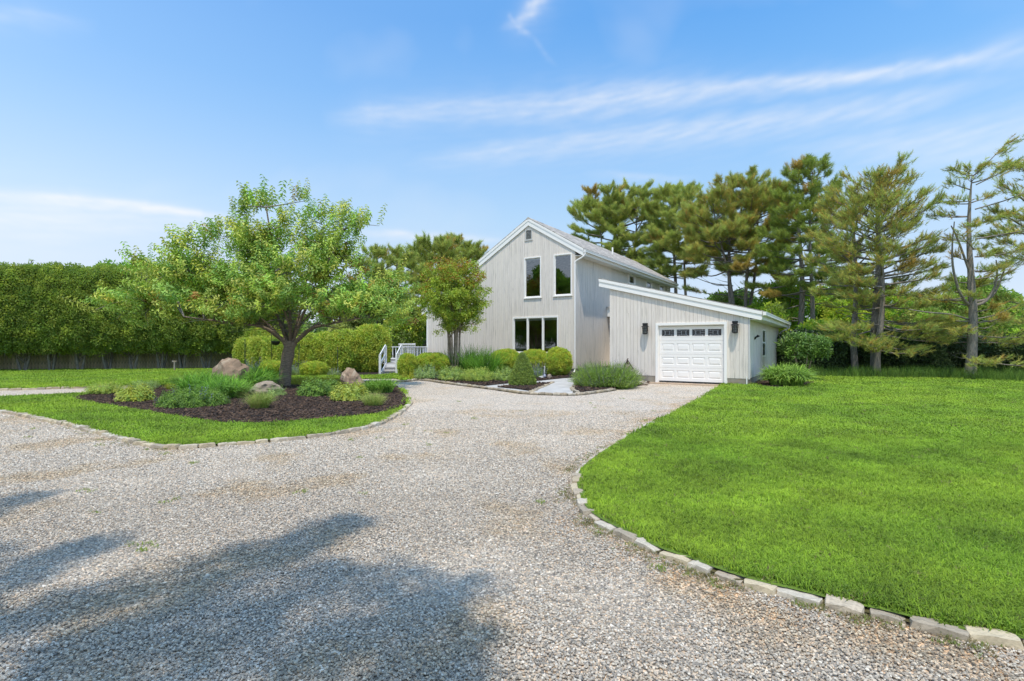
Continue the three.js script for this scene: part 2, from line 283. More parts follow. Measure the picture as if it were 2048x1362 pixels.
function scatter(name, geo, mat, list, parent, kind) {                 // list of [position, direction of +y, spin, scale, colour]
  const m = new THREE.InstancedMesh(geo, mat, list.length); m.name = name; m.castShadow = m.receiveShadow = true;
  list.forEach(([p, d, spin, s, c], i) => {
    T.position.copy(p); T.quaternion.setFromUnitVectors(UP, d).multiply(Q.setFromAxisAngle(UP, spin)); typeof s === 'number' ? T.scale.setScalar(s) : T.scale.set(...s); T.updateMatrix(); m.setMatrixAt(i, T.matrix); m.setColorAt(i, c);
  });
  if (kind) m.userData.kind = kind;
  parent.add(m); return m;
}
// colours of leaves (reflectance)
const P = {
  arb: PAL([.080, .125, .018], [.105, .150, .020], [.060, .100, .016], [.130, .160, .022]),
  box: PAL([.19, .27, .022], [.145, .225, .02], [.10, .17, .018], [.24, .31, .028]),
  laurel: PAL([.165, .235, .02], [.12, .19, .018], [.085, .14, .016], [.21, .27, .025]),
  cone: PAL([.105, .155, .03], [.08, .125, .026], [.14, .19, .036]),
  sage: PAL([.125, .185, .065], [.16, .23, .075], [.10, .15, .06]),
  pale: PAL([.19, .27, .055], [.23, .31, .06], [.14, .21, .045]),
  dark: PAL([.056, .105, .018], [.08, .14, .02], [.044, .08, .016]),
  day: PAL([.065, .155, .018], [.095, .20, .02], [.05, .12, .016]),
  gold: PAL([.22, .26, .03], [.28, .29, .035], [.17, .22, .025]),
  fount: PAL([.17, .25, .05], [.22, .27, .07], [.25, .24, .09], [.12, .2, .035]),
  orn: PAL([.15, .27, .035], [.21, .34, .05], [.11, .21, .025]),
  lav: PAL([.12, .19, .035], [.15, .225, .04], [.10, .16, .035]),
  cherry: PAL([.085, .145, .022], [.115, .185, .025], [.145, .215, .028], [.06, .11, .02]),
  cherryNew: PAL([.24, .15, .03], [.25, .22, .03], [.2, .13, .03]),
  myrtle: PAL([.095, .155, .015], [.135, .19, .016], [.17, .20, .016]),
  myrtleNew: PAL([.27, .15, .012], [.30, .20, .018], [.22, .11, .012]),
  pine: PAL([.112, .15, .034], [.138, .172, .038], [.088, .122, .028], [.155, .165, .042]),
  pineDark: PAL([.085, .12, .02], [.11, .14, .022], [.06, .09, .018]),
  pineGold: PAL([.21, .175, .04], [.18, .17, .035], [.23, .165, .045]),
  oak: PAL([.085, .16, .018], [.12, .205, .02], [.06, .12, .016]),
  bright: PAL([.17, .27, .02], [.22, .30, .022], [.12, .21, .018]),
  hazy: PAL([.16, .20, .05], [.19, .21, .06], [.12, .16, .04]),
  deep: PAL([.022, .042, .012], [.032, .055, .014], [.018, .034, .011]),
};
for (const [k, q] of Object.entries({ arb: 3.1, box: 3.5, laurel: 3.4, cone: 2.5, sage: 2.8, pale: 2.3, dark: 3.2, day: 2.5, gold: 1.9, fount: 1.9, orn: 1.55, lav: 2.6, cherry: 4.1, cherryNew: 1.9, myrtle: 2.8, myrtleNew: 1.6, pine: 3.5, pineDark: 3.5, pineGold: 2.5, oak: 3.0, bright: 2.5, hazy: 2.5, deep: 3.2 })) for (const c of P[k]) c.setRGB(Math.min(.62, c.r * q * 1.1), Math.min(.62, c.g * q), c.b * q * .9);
const C = {                                                         // shared foliage pieces
  arb: [clumpGeo(34, .2, .125, .048), clumpGeo(34, .22, .125, .048)],
  box: clumpGeo(26, .09, .05, .03), laurel: clumpGeo(22, .14, .10, .042), small: clumpGeo(24, .1, .06, .03),
  myrtle: clumpGeo(18, .17, .085, .045), big: clumpGeo(26, .34, .17, .10), far: clumpGeo(22, .5, .28, .18),
  cherry: [shootGeo(17, .6, .165, .07, 1.7), shootGeo(15, .48, .17, .072, 1.9), shootGeo(21, .8, .155, .065, 1.4)],
  tuft: tuftGeo(40, .16, .010, .85), tuft2: tuftGeo(44, .16, .0105, .9),
  spray: shootGeo(16, 1, .15, .045, -.8, .9), rhodo: clumpGeo(13, .1, .16, .05, .2),
  blades: bladesGeo(9, 1, .016, 1.5, .07), fine: bladesGeo(14, 1, .007, 1.3, .05), strap: bladesGeo(8, 1, .032, 1.35, .06), cascade: bladesGeo(8, 1, .034, 1.75, .05, 6), upright: bladesGeo(8, 1, .02, .5, .08),
};
const spikeGeo = (() => { const mb = new MB(); mb.tube([V(0, 0, 0), V(.015, .5, 0), V(0, 1, 0)], .004, .0025, 3); for (let i = 0; i < 10; i++) { const a = i * 2.4; leaf(mb, V(0, .1 + .06 * i, 0), V(Math.cos(a), 1.4, Math.sin(a)).normalize(), V(0, 1, 0), .14, .016); } return mb.geo(); })();
const bloomGeo = (() => { const mb = new MB(); for (let i = 0; i < 9; i++) { const a = i * 2.4; leaf(mb, V(0, .03 * i - .14, 0), V(Math.cos(a), .7, Math.sin(a)).normalize(), V(0, 1, 0), .035, .022); } return mb.geo(); })();
const BLOOM = PAL([.24, .22, .42], [.30, .28, .46], [.20, .19, .36]);
// ---------------------------------------------------------------- ground, gravel, lawns, beds
const poly = (pts) => pts.map((p) => (p.isVector3 ? p : G(...p)));
function sheet(pts, y) {
  const c = pts.map((p) => new THREE.Vector2(p.x, -p.z)); if (THREE.ShapeUtils.isClockWise(c)) c.reverse();
  const g = new THREE.ShapeGeometry(new THREE.Shape(c)), pos = g.attributes.position, p = [], n = [], u = [];
  for (let i = 0; i < pos.count; i++) { p.push(pos.getX(i), y, -pos.getY(i)); n.push(0, 1, 0); u.push(pos.getX(i), pos.getY(i)); }
  const o = new THREE.BufferGeometry(); o.setAttribute('position', new THREE.Float32BufferAttribute(p, 3)); o.setAttribute('normal', new THREE.Float32BufferAttribute(n, 3)); o.setAttribute('uv', new THREE.Float32BufferAttribute(u, 2)); o.setIndex(g.index); return o;
}
const inside = (pts, x, z) => { let r = false; for (let i = 0, j = pts.length - 1; i < pts.length; j = i++) { const a = pts[i], b = pts[j]; if ((a.z > z) !== (b.z > z) && x < (b.x - a.x) * (z - a.z) / (b.z - a.z) + a.x) r = !r; } return r; };
const open = (pts, n) => curve(pts, n);

struct('ground', box(-300, 300, -1.2, -.06, -420, 60), mats.soil);

const edgeR = open(poly([[1452, 770], [1378, 811], [1299, 850], [1239, 885], [1193, 915], [1162, 942], [1154, 964], [1159, 991], [1176, 1024], [1206, 1047], [1244, 1066], [1322, 1105], [1382, 1126], [1443, 1149], [1517, 1172], [1605, 1193], [1693, 1216], [1771, 1232], [1887, 1262], [1980, 1280], [2060, 1291], [2400, 1330]]), 240);
const edgeI = open(poly([[-420, 800], [-160, 808], [0, 823], [64, 835], [160, 856], [250, 880], [310, 893], [345, 896], [382, 896], [452, 890], [520, 885], [600, 877], [675, 867], [746, 852], [790, 832], [815, 813], [820, 803], [812, 791], [801, 780], [780, 772]]), 220);
const edgeB = open(poly([[770, 765], [812, 763], [836, 760], [850, 761], [904, 768], [975, 777], [1013, 782], [1063, 788], [1145, 790], [1188, 786], [1229, 780]]), 140);
const lawnR = [...edgeR, V(9, 0, -1.2), V(46, 0, -1.2), V(46, 0, -34), V(17, 0, -34), V(13.4, 0, -27), G(1530, 769), G(1496, 771)];
const island = [...edgeI, G(740, 767), G(640, 764), G(540, 766), G(440, 770), G(330, 776), G(180, 789), G(0, 797), G(-420, 795)];
const mulchI = poly([[142, 799], [185, 791], [260, 783], [330, 775], [430, 768], [560, 763], [680, 763], [760, 766], [795, 776], [806, 790], [813, 803], [808, 814], [792, 821], [760, 831], [700, 838], [600, 846], [520, 851], [450, 850], [380, 841], [330, 832], [250, 819], [180, 808]]);
const lawnL = [...poly([[-420, 787], [0, 780], [320, 771], [470, 764], [640, 759], [790, 757], [812, 762], [832, 758], [835, 752]]), V(-5.6, 0, -30), V(-7, 0, -36), V(-40, 0, -36), V(-40, 0, -20)];
const bedB = [...poly([[830, 753], [838, 759], [850, 761], [904, 768], [958, 774.5], [1000, 770], [1060, 765], [1110, 759.5], [1150, 756.5]]), V(3.4, 0, -26), V(-5, 0, -31.4), V(-5.6, 0, -27)];
const pathL = poly([[956, 775.5], [1013, 782], [1063, 788], [1108, 790], [1145, 789.5], [1147, 774], [1166, 765], [1225, 760], [1225, 748], [1165, 754], [1110, 760], [1060, 765.5], [1000, 770.5]]);
const bedC = poly([[994, 776.5], [1030, 780], [1064, 785], [1104, 767], [1050, 770.5]]);
const bedL = poly([[1150, 771], [1147, 779], [1155, 787.5], [1188, 785], [1229, 779.5], [1275, 772], [1300, 767], [1262, 758], [1225, 757], [1185, 762]]);
const bedO = poly([[1517, 775], [1560, 779], [1610, 776], [1636, 768], [1600, 763], [1540, 762], [1502, 765]]);
const bedH = [...poly([[468, 751], [560, 754], [640, 754.5], [755, 752.5], [790, 749], [790, 744]]), V(-7.5, 0, -29.5), V(-16, 0, -29.5)];
const pathG = poly([[560, 757.5], [640, 758], [760, 756.5], [835, 752.5], [800, 751], [740, 753.8], [640, 755], [560, 754.5]]);

{ // gravel as one gently uneven sheet, with browner patches where soil shows
  const x0 = -32, x1 = 13, z0 = -24, z1 = 3, nx = 225, nz = 135, g = new THREE.PlaneGeometry(x1 - x0, z1 - z0, nx, nz); g.rotateX(-Math.PI / 2); g.translate((x0 + x1) / 2, 0, (z0 + z1) / 2);
  const p = g.attributes.position, u = g.attributes.uv, c = [];
  for (let i = 0; i < p.count; i++) {
    const x = p.getX(i), z = p.getZ(i); p.setY(i, -.012 + .012 * fbm(x * .35, z * .35, 3)); u.setXY(i, x, z);
    const k = smooth(.05, .55, fbm(x * .5 + 11, z * .5, 4)), w = smooth(.1, .6, fbm(x * .22 - 4, z * .3 + 9, 3));
    let dm = 9; if (z > -14 && x > -9) for (const q of edgeR) { const d = Math.hypot(q.x - x, q.z - z); if (d < dm) dm = d; } const soil = smooth(.55, .05, dm + .35 * n2(x * 3, z * 3)) * .8;
    c.push((1 - .12 * soil) * (1.09 - .06 * k) * (1 + .10 * w), (1 - .3 * soil) * (1.015 - .115 * k) * (1 + .08 * w), (1 - .5 * soil) * (.94 - .19 * k) * (1 + .05 * w));
  }
  g.setAttribute('color', new THREE.Float32BufferAttribute(c, 3)); g.computeVertexNormals();
  struct('gravel_driveway', g, mats.gravel);
}
struct('lawn', sheet(lawnR, .03), mats.lawn); struct('lawn', sheet(island, .03), mats.lawn); struct('lawn', sheet(lawnL, .026), mats.lawn);
for (const [p, y] of [[mulchI, .045], [bedB, .04], [bedC, .052], [bedL, .05], [bedO, .045], [bedH, .038]]) struct('mulch_bed', sheet(p, y), mats.mulch);
struct('path', sheet(pathL, .034), mats.concrete); struct('path', sheet(pathG, .034), M({ map: rep(concT, .5, .5), color: lin(.85, .82, .74), roughness: .95 }));

// edging of squared stones, each its own piece
const stoneGeos = [0, 1, 2, 3, 4, 5].map(() => {
  const g = new THREE.BoxGeometry(1, 1, 1, 4, 3, 3).toNonIndexed(), p = g.attributes.position, k = rr(0, 99);
  for (let i = 0; i < p.count; i++) { const x = p.getX(i), y = p.getY(i), z = p.getZ(i), e = Math.max(0, Math.abs(x) + Math.abs(y) + Math.abs(z) - .9) * .2, s = 1 - e; p.setXYZ(i, (x + .035 * n3(x * 3 + k, y * 3, z * 3)) * s, (y + .07 * n3(x * 3, y * 3 + k, z * 3)) * s, (z + .07 * n3(x * 3, y * 3, z * 3 + k)) * s); }
  g.computeVertexNormals(); return g;
});
function edging(line, label, L, Wd, H, top, max = 300, mat = mats.edge) {
  const t = thing('stone_edging', label, 'stone edging'), rest = []; let want = 0, count = 0;
  const list = [];
  const cum = [0]; for (let i = 1; i < line.length; i++) cum.push(cum[i - 1] + line[i].distanceTo(line[i - 1]));
  const at = (s) => { let i = 1; while (i < line.length - 1 && cum[i] < s) i++; return line[i - 1].clone().lerp(line[i], (s - cum[i - 1]) / (cum[i] - cum[i - 1])); };
  while (want < cum[cum.length - 1] - L) { const l = L * rr(.72, 1.3); list.push([at(want + l / 2), at(want + l).sub(at(want)), l]); want += l + .004; }
  list.sort((a, b) => a[0].length() - b[0].length());
  for (const [p, dir, l] of list) {
    const m = new THREE.Mesh(pick(stoneGeos), pick(mat)); m.scale.set(l, H, Wd * rr(.85, 1.2)); m.position.set(p.x + rr(-.012, .012), top - H / 2 + rr(-.012, .01), p.z + rr(-.012, .012)); m.rotation.set(rr(-.05, .05), Math.atan2(-dir.z, dir.x) + rr(-.07, .07), rr(-.05, .05));
    m.castShadow = m.receiveShadow = true;
    if (count++ < max) { m.name = 'stone'; t.add(m); } else { m.updateMatrix(); rest.push(m.geometry.clone().applyMatrix4(m.matrix)); }
  }
  if (rest.length) part('stone', mergeGeometries(rest), mats.edge[0], t, 'stuff');
  return t;
}
{ // bare soil under the stones
  const ribbon = (line, a, b) => { const mb = new MB(); let p; for (let i = 0; i < line.length; i++) { const d = line[Math.min(i + 1, line.length - 1)].clone().sub(line[Math.max(i - 1, 0)]).setY(0).normalize(), n = V(-d.z, 0, d.x), q = [line[i].clone().addScaledVector(n, a).setY(.012), line[i].clone().addScaledVector(n, b).setY(.012)]; if (p) mb.quad(p[0], q[0], q[1], p[1], [[p[0].x, p[0].z], [q[0].x, q[0].z], [q[1].x, q[1].z], [p[1].x, p[1].z]]); p = q; } return mb.geo(); };
  const soilM = M({ map: mats.soil.map, color: lin(1.6, .85, 1.1), roughness: 1 });
  struct('soil_strip', ribbon(edgeR, -.09, .03), soilM); struct('soil_strip', ribbon(edgeI, -.09, .04), soilM); struct('soil_strip', ribbon(edgeB, -.1, .1), soilM);
}
edging(edgeR, 'curving row of pale granite blocks along the edge of the big right lawn', .2, .11, .11, .028);
edging(edgeI, 'row of pale granite blocks round the front of the planted island', .22, .12, .12, .044);
edging(edgeB, 'far row of pale granite blocks in front of the house beds and path', .25, .13, .12, .065);
edging(curve(poly([[1062, 786], [1084, 776], [1106, 766]]), 20), 'short slanting row of tan stones between triangular bed and path', .28, .16, .1, .07, 300, [mats.edge[3], mats.edge[4]]);
edging(curve(poly([[1156, 788], [1146, 782], [1148, 775], [1160, 769]]), 20), 'short curved row of tan stones left of the lavender clump', .26, .14, .1, .075, 300, [mats.edge[3], mats.edge[4]]);
edging(curve(poly([[-100, 782], [0, 780.5], [160, 775.5], [320, 771]]), 60), 'distant row of pale blocks along the lawn below the tall hedge', .3, .13, .1, .05);

// loose stones of the near gravel, too many to count
{
  const geos = [0, 1, 2].map(() => { const g = new THREE.IcosahedronGeometry(1, 0), p = g.attributes.position, k = rr(0, 99); for (let i = 0; i < p.count; i++) { const v = V(p.getX(i), p.getY(i), p.getZ(i)), s = 1 + .35 * n3(v.x * 1.3 + k, v.y * 1.3, v.z * 1.3); p.setXYZ(i, v.x * s, v.y * s * .6, v.z * s * .8); } g.computeVertexNormals(); return g; });
  const lists = [[], [], []], pal = STONE.map((c) => lin(...c));
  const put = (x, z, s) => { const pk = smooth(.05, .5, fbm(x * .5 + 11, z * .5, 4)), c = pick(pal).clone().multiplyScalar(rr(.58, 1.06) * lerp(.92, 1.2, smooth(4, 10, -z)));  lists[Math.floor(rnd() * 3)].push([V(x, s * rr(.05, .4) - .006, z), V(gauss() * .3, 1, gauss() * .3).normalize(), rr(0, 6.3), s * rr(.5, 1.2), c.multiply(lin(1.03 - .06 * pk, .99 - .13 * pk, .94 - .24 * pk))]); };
  for (let i = 0; i < 640000; i++) {
    const Z = 2 + 9.5 * rnd() ** 1.25, w = Z * 1.03 + .4, x = rr(-w, w), dens = Z < 5 ? 1 : 1 - smooth(5, 11.5, Z) * .85; if (rnd() > dens * w / 6 * (1 - .55 * smooth(.15, .6, fbm(x * .5 + 11, -Z * .5, 4)))) continue;
    if (inside(lawnR, x, -Z) || inside(island, x, -Z)) continue;
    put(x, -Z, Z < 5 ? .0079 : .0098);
  }
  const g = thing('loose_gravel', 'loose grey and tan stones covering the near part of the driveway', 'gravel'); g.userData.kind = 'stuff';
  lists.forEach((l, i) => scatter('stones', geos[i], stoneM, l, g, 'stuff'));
}
{ // bark chips on the beds
  const chip = new MB().box(-.5, .5, -.12, .12, -.25, .25).geo(), list = [], pal = PAL([.062, .036, .023], [.038, .024, .018], [.095, .056, .034], [.125, .075, .045], [.022, .016, .013]);
  const fill = (pts, y, n, s) => { const bx = new THREE.Box3().setFromPoints(pts); for (let i = 0; i < n; i++) { const x = rr(bx.min.x, bx.max.x), z = rr(bx.min.z, bx.max.z); if (inside(pts, x, z)) list.push([V(x, y + rr(0, .02), z), V(gauss() * .5, 1, gauss() * .5).normalize(), rr(0, 6.3), [s * rr(.6, 1.5), s, s * rr(.5, 1.1)], tint(pal, .3)]); } };
  fill(mulchI, .05, 42000, .065); fill(bedB, .045, 9000, .08); fill(bedC, .057, 1500, .08); fill(bedL, .055, 2500, .08); fill(bedO, .05, 900, .08);
  scatter('bark_chips', chip, chipM, list, tag(thing('bark_mulch', 'dark brown bark chips spread over the planting beds', 'mulch'), 'dark brown bark chips spread over the planting beds', 'mulch'), 'stuff').parent.userData.kind = 'stuff';
}
{ // mown grass
  const blade = bladesGeo(17, .05, .006, 1.35, .045, 3), tuft = bladesGeo(14, .062, .013, 1.35, .085, 2), dry = PAL([.26, .22, .09], [.22, .2, .07]);
  const near = [], far = [], edgePts = []; for (const e of [edgeR, edgeI]) for (let i = 1; i < e.length; i++) for (let k = 0; k < 4; k++) { const p = e[i - 1].clone().lerp(e[i], k / 4); if (p.z > -16 && Math.abs(p.x) < 14) edgePts.push(p); }
  const col = (x, z, e) => { const m = fbm(x * .8, z * .8, 4), q = fbm(x * .24 + 3, z * .24, 3), l = (1 + .42 * m + .3 * q) * rr(.72, 1.25); if (rnd() < e) return tint(dry, .2); return lin(.275 * l * (1 + .15 * q), .415 * l, .031 * l); };
  const grow = (pts, n, zoneFar) => {
    const bx = new THREE.Box3().setFromPoints(pts);
    for (let i = 0; i < n; i++) {
      const Z = Math.max(1.2, -bx.max.z) + (Math.min(30, -bx.min.z) - Math.max(1.2, -bx.max.z)) * rnd() ** zoneFar, w = Z * 1.03 + .6, x = rr(Math.max(-w, bx.min.x), Math.min(w, bx.max.x)), z = -Z;
      if (!inside(pts, x, z) || inside(mulchI, x, z) || inside(bedO, x, z) || inside(bedB, x, z) || inside(bedH, x, z)) continue;
      if (Z < 15) { let dm = 9; for (const q of edgePts) { const dx = q.x - x, dz = q.z - z, d = dx * dx + dz * dz; if (d < dm) dm = d; } if (dm < (.045 + .04 * rnd()) ** 2) continue; }
      const s = rr(.75, 1.2), it = [V(x, .026, z), V(gauss() * .25, 1, gauss() * .25).normalize(), rr(0, 6.3), s, col(x, z, .012)];
      if (Z < 8) near.push(it); else { it[3] = s * lerp(1, 1.7, smooth(8, 22, Z)); far.push(it); }
    }
  };
  grow(lawnR, 165000, 1.75); grow(island, 46000, 1); grow(lawnL, 36000, 1);
  const g = thing('grass', 'short bright green mown grass of the lawns', 'grass'); g.userData.kind = 'stuff';
  scatter('grass_blades', blade, bladeM, near, g, 'stuff'); scatter('grass_tufts', tuft, bladeM, far, g, 'stuff');
  // weeds and dry grass at the stone edges and in the gravel
  const weeds = [];
  for (const [line, n] of [[edgeR, 1500], [edgeI, 900]]) for (let i = 0; i < n; i++) { const p = pick(line), o = rr(-.26, .0); if (n2(p.x * 1.7, p.z * 1.7) < -.1) continue; weeds.push([V(p.x + o * .8 + gauss() * .05, .0, p.z + (line === edgeI ? Math.abs(o) * .6 : gauss() * .1)), V(gauss() * .5, 1, gauss() * .5).normalize(), rr(0, 6.3), rr(.2, .5), rnd() < .65 ? tint(dry) : lin(.22, .3, .05)]); }
  for (let i = 0; i < 70; i++) { const Z = rr(2.6, 14), x = rr(-Z, Z * .8), k = Math.floor(rr(2, 9)); if (inside(lawnR, x, -Z) || inside(island, x, -Z)) continue; for (let q = 0; q < k; q++) weeds.push([V(x + gauss() * .06, 0, -Z + gauss() * .06), V(gauss() * .7, 1, gauss() * .7).normalize(), rr(0, 6.3), rr(.3, .65), lin(.26, .34, .05)]); }
  scatter('weed_blades', blade, bladeM, weeds, tag(thing('weeds', 'small weeds and dry grass growing in the gravel and along the stones', 'weeds')), 'stuff').parent.userData.kind = 'stuff';
  tag(scene.children[scene.children.length - 1], 'small weeds and dry grass growing in the gravel and along the stones', 'weeds');
}

// ---------------------------------------------------------------- house (local x along the gable, y up, z towards the drive)
const TH = Math.atan2(656, 1030), O = G(1150, 748);
const house = thing('house', 'two-storey house of weathered pale grey boards with attached single garage', 'house', O, -TH);
const hw = (x, y, z) => V(O.x + x * Math.cos(TH) - z * Math.sin(TH), y, O.z + x * Math.sin(TH) + z * Math.cos(TH));
const toHouse = (p) => { const dx = p.x - O.x, dz = p.z - O.z; return V(dx * Math.cos(TH) + dz * Math.sin(TH), p.y, -dx * Math.sin(TH) + dz * Math.cos(TH)); };
const PITCH = .6, RX = -2.67, roofY = (x) => 8.16 - PITCH * Math.abs(x - RX), wallTop = (x) => roofY(x) - .22;
const gRoof = (x) => 4.17 - .2555 * (x - 2.92), gTop = (x) => gRoof(x) - .17;
function wallPlane(name, x0, x1, y0, topF, holes, pos, turn, mat, peak) {             // backing wall with openings, 0.16 thick, front face at z = 0
  const s = new THREE.Shape([new THREE.Vector2(x0, y0), new THREE.Vector2(x1, y0), new THREE.Vector2(x1, topF(x1)), ...(peak !== undefined ? [new THREE.Vector2(peak, topF(peak))] : []), new THREE.Vector2(x0, topF(x0))]);
  for (const h of holes) s.holes.push(new THREE.Path([new THREE.Vector2(h[0], h[2]), new THREE.Vector2(h[0], h[3]), new THREE.Vector2(h[1], h[3]), new THREE.Vector2(h[1], h[2])]));
  const g = new THREE.ExtrudeGeometry(s, { depth: .16, bevelEnabled: false }); g.translate(0, 0, -.16);
  const m = part(name, g, mat, house); m.position.copy(pos); m.rotation.y = turn; return m;
}
function boards(wall, x0, x1, y0, topF, step, holes) {
  const marks = [x0]; for (let x = x0 + step; x < x1 - .03; x += step) marks.push(x); marks.push(x1);
  const cut = [...marks, ...holes.flatMap((h) => [h[0], h[1]])].filter((x) => x >= x0 && x <= x1).sort((a, b) => a - b);
  let mat = pick(mats.boards), uv = [rnd(), rnd() * 3];
  for (let i = 0; i < cut.length - 1; i++) {
    let a = cut[i], b = cut[i + 1]; if (b - a < .012) continue;
    if (marks.includes(a)) { mat = pick(mats.boards); uv = [rnd() * 4, rnd() * 3]; a += .0035; } if (marks.includes(b)) b -= .0035;
    const mid = (a + b) / 2; let spans = [[y0, null]];
    for (const h of holes) if (mid > h[0] && mid < h[1]) spans = spans.flatMap(([s, e]) => (h[3] <= s || (e !== null && h[2] >= e) ? [[s, e]] : [...(h[2] > s ? [[s, h[2]]] : []), ...(e === null || h[3] < e ? [[h[3], e]] : [])]));
    const pr = .018 + rr(0, .005);
    for (const [s, e] of spans) { const ta = e ?? topF(a), tb = e ?? topF(b); if (Math.min(ta, tb) - s < .03) continue;
      part('board', new MB().hexa([V(a, s, pr), V(b, s, pr), V(b, s, -.004), V(a, s, -.004), V(a, ta, pr), V(b, tb, pr), V(b, tb, -.004), V(a, ta, -.004)], [uv[0], uv[1] + s]).geo(), mat, wall); }
  }
}
// window: frame bars, panes set back, each pane a sub-part
function windowUnit(parent, x0, x1, y0, y1, f, { mull = [], rail = [], blind = 0, sill = true, z = 0, name = 'window', flush = false } = {}) {
  const mb = new MB(), zf = z + (flush ? .026 : .05), zb = z - .07;
  mb.box(x0, x1, y1 - f, y1, zb, zf).box(x0, x1, y0, y0 + f, zb, zf).box(x0, x0 + f, y0 + f, y1 - f, zb, zf).box(x1 - f, x1, y0 + f, y1 - f, zb, zf);
  const xs = [x0 + f, ...mull.flatMap((m) => [m - f / 2, m + f / 2]), x1 - f], ys = [y0 + f, ...rail.flatMap((m) => [m - f * .4, m + f * .4]), y1 - f];
  for (const m of mull) mb.box(m - f / 2, m + f / 2, y0 + f, y1 - f, zb, zf - .003); for (const m of rail) mb.box(x0 + f, x1 - f, m - f * .4, m + f * .4, zb, zf - .01);
  if (sill) mb.box(x0 - .03, x1 + .03, y0 - .035, y0, z - .02, z + .085);
  const w = part(name, mb.geo(), mats.white, parent);
  for (let i = 0; i < xs.length; i += 2) for (let j = 0; j < ys.length; j += 2) {
    part('pane', new THREE.PlaneGeometry(xs[i + 1] - xs[i], ys[j + 1] - ys[j]).translate((xs[i] + xs[i + 1]) / 2, (ys[j] + ys[j + 1]) / 2, z + (flush ? .016 : -.02)), mats.pane, w);
    const sash = new MB(), q = .028; for (const [a, b, c, d] of [[xs[i], xs[i + 1], ys[j], ys[j] + q], [xs[i], xs[i + 1], ys[j + 1] - q, ys[j + 1]], [xs[i], xs[i] + q, ys[j] + q, ys[j + 1] - q], [xs[i + 1] - q, xs[i + 1], ys[j] + q, ys[j + 1] - q]]) sash.box(a, b, c, d, z - .045, z + (flush ? .012 : -.005));
    part('sash', sash.geo(), mats.white, w);
    if (blind) part('blind', box(xs[i], xs[i + 1], ys[j + 1] - blind, ys[j + 1], z - .1, z - .085), mats.blind, w);
  }
  return w;
}
{
  // foundations
  const fd = new MB(); fd.box(-9.6, -.03, -.1, .3, -17, -.03).box(3.38, 5.2, -.1, .3, -6.4, 3.808).box(7.8, 8.474, -.1, .3, -6.4, 3.808).box(5.2, 7.8, -.1, .02, -6.4, 3.77);
  part('foundation', fd.geo(), mats.foundation, house);
  // gable wall
  const gh = [[-2.94, -1.92, 3.93, 6.07], [-1.18, -.16, 3.95, 6.07], [-3.67, -.91, 1.0, 2.94]], vent = [-2.88, -2.46, 6.98, 7.55];
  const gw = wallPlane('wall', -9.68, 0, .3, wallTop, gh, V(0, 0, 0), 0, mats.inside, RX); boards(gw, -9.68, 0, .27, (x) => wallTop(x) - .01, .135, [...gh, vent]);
  windowUnit(house, ...gh[0], .055, { blind: .1 }); windowUnit(house, ...gh[1], .055, { blind: 0 }); windowUnit(house, ...gh[2], .075, { mull: [-2.75, -1.83], blind: .13 });
  const vf = new MB(); vf.box(vent[0], vent[1], vent[3] - .05, vent[3], 0, .045).box(vent[0], vent[1], vent[2], vent[2] + .05, 0, .045).box(vent[0], vent[0] + .05, vent[2] + .05, vent[3] - .05, 0, .045).box(vent[1] - .05, vent[1], vent[2] + .05, vent[3] - .05, 0, .045).box(vent[0] - .03, vent[1] + .03, vent[2] - .03, vent[2], 0, .06);
  const vt = part('gable_vent', vf.geo(), M({ color: lin(.5, .48, .44), roughness: .7 }), house), sl = new MB().hexa([V(0, 0, .04), V(.32, 0, .04), V(.32, .02, -.02), V(0, .02, -.02), V(0, .02, .045), V(.32, .02, .045), V(.32, .04, -.02), V(0, .04, -.02)]).geo();
  for (let i = 0; i < 7; i++) part('slat', sl, M({ color: lin(.5, .48, .44), roughness: .7 }), vt).position.set(vent[0] + .05, vent[2] + .065 + i * .066, 0);
  // side wall towards the garage, clerestory windows under the eave
  const sh = [[7.7, 8.9, 5.3, 5.9], [11.2, 12.4, 5.3, 5.9], [14.2, 15.4, 5.3, 5.9], [16.3, 16.75, 5.3, 5.9]], sTop = () => 6.3;
  const sw = wallPlane('wall', 0, 17, .3, sTop, sh, V(0, 0, 0), Math.PI / 2, mats.siding); boards(sw, 0.0, 4.86, .27, sTop, .135, []);
  for (const h of sh) windowUnit(sw, ...h, .07, { sill: false });
  part('wall', box(-9.68, -9.52, .3, 3.75, -17, -.16), mats.siding, house);
  const bw = wallPlane('wall', -9.68, 0, .3, wallTop, [], V(0, 0, -17), 0, mats.siding, RX);
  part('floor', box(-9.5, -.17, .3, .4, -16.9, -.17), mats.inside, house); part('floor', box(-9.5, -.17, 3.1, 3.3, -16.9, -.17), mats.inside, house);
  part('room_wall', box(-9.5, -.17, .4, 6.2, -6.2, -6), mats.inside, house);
  part('corner_board', box(-9.80, -9.682, .28, wallTop(-9.68) - .02, -.1, .045), mats.white, house);
  // roof
  const RZ = .08;
  const slab = (x0, x1, z0, z1, yf, t, o) => new MB().hexa([V(x0, yf(x0) - t, z1), V(x1, yf(x1) - t, z1), V(x1, yf(x1) - t, z0), V(x0, yf(x0) - t, z0), V(x0, yf(x0), z1), V(x1, yf(x1), z1), V(x1, yf(x1), z0), V(x0, yf(x0), z0)], o).geo();
  const turnUv = (g) => { const u = g.attributes.uv; for (let i = 0; i < u.count; i++) u.setXY(i, u.getY(i), -u.getX(i)); return g; };
  part('roof', turnUv(slab(RX, .53, -17.25, RZ + .02, roofY, .16)), mats.roof, house); part('roof', turnUv(slab(-10.2, RX, -17.25, RZ + .02, roofY, .16)), mats.roof, house);
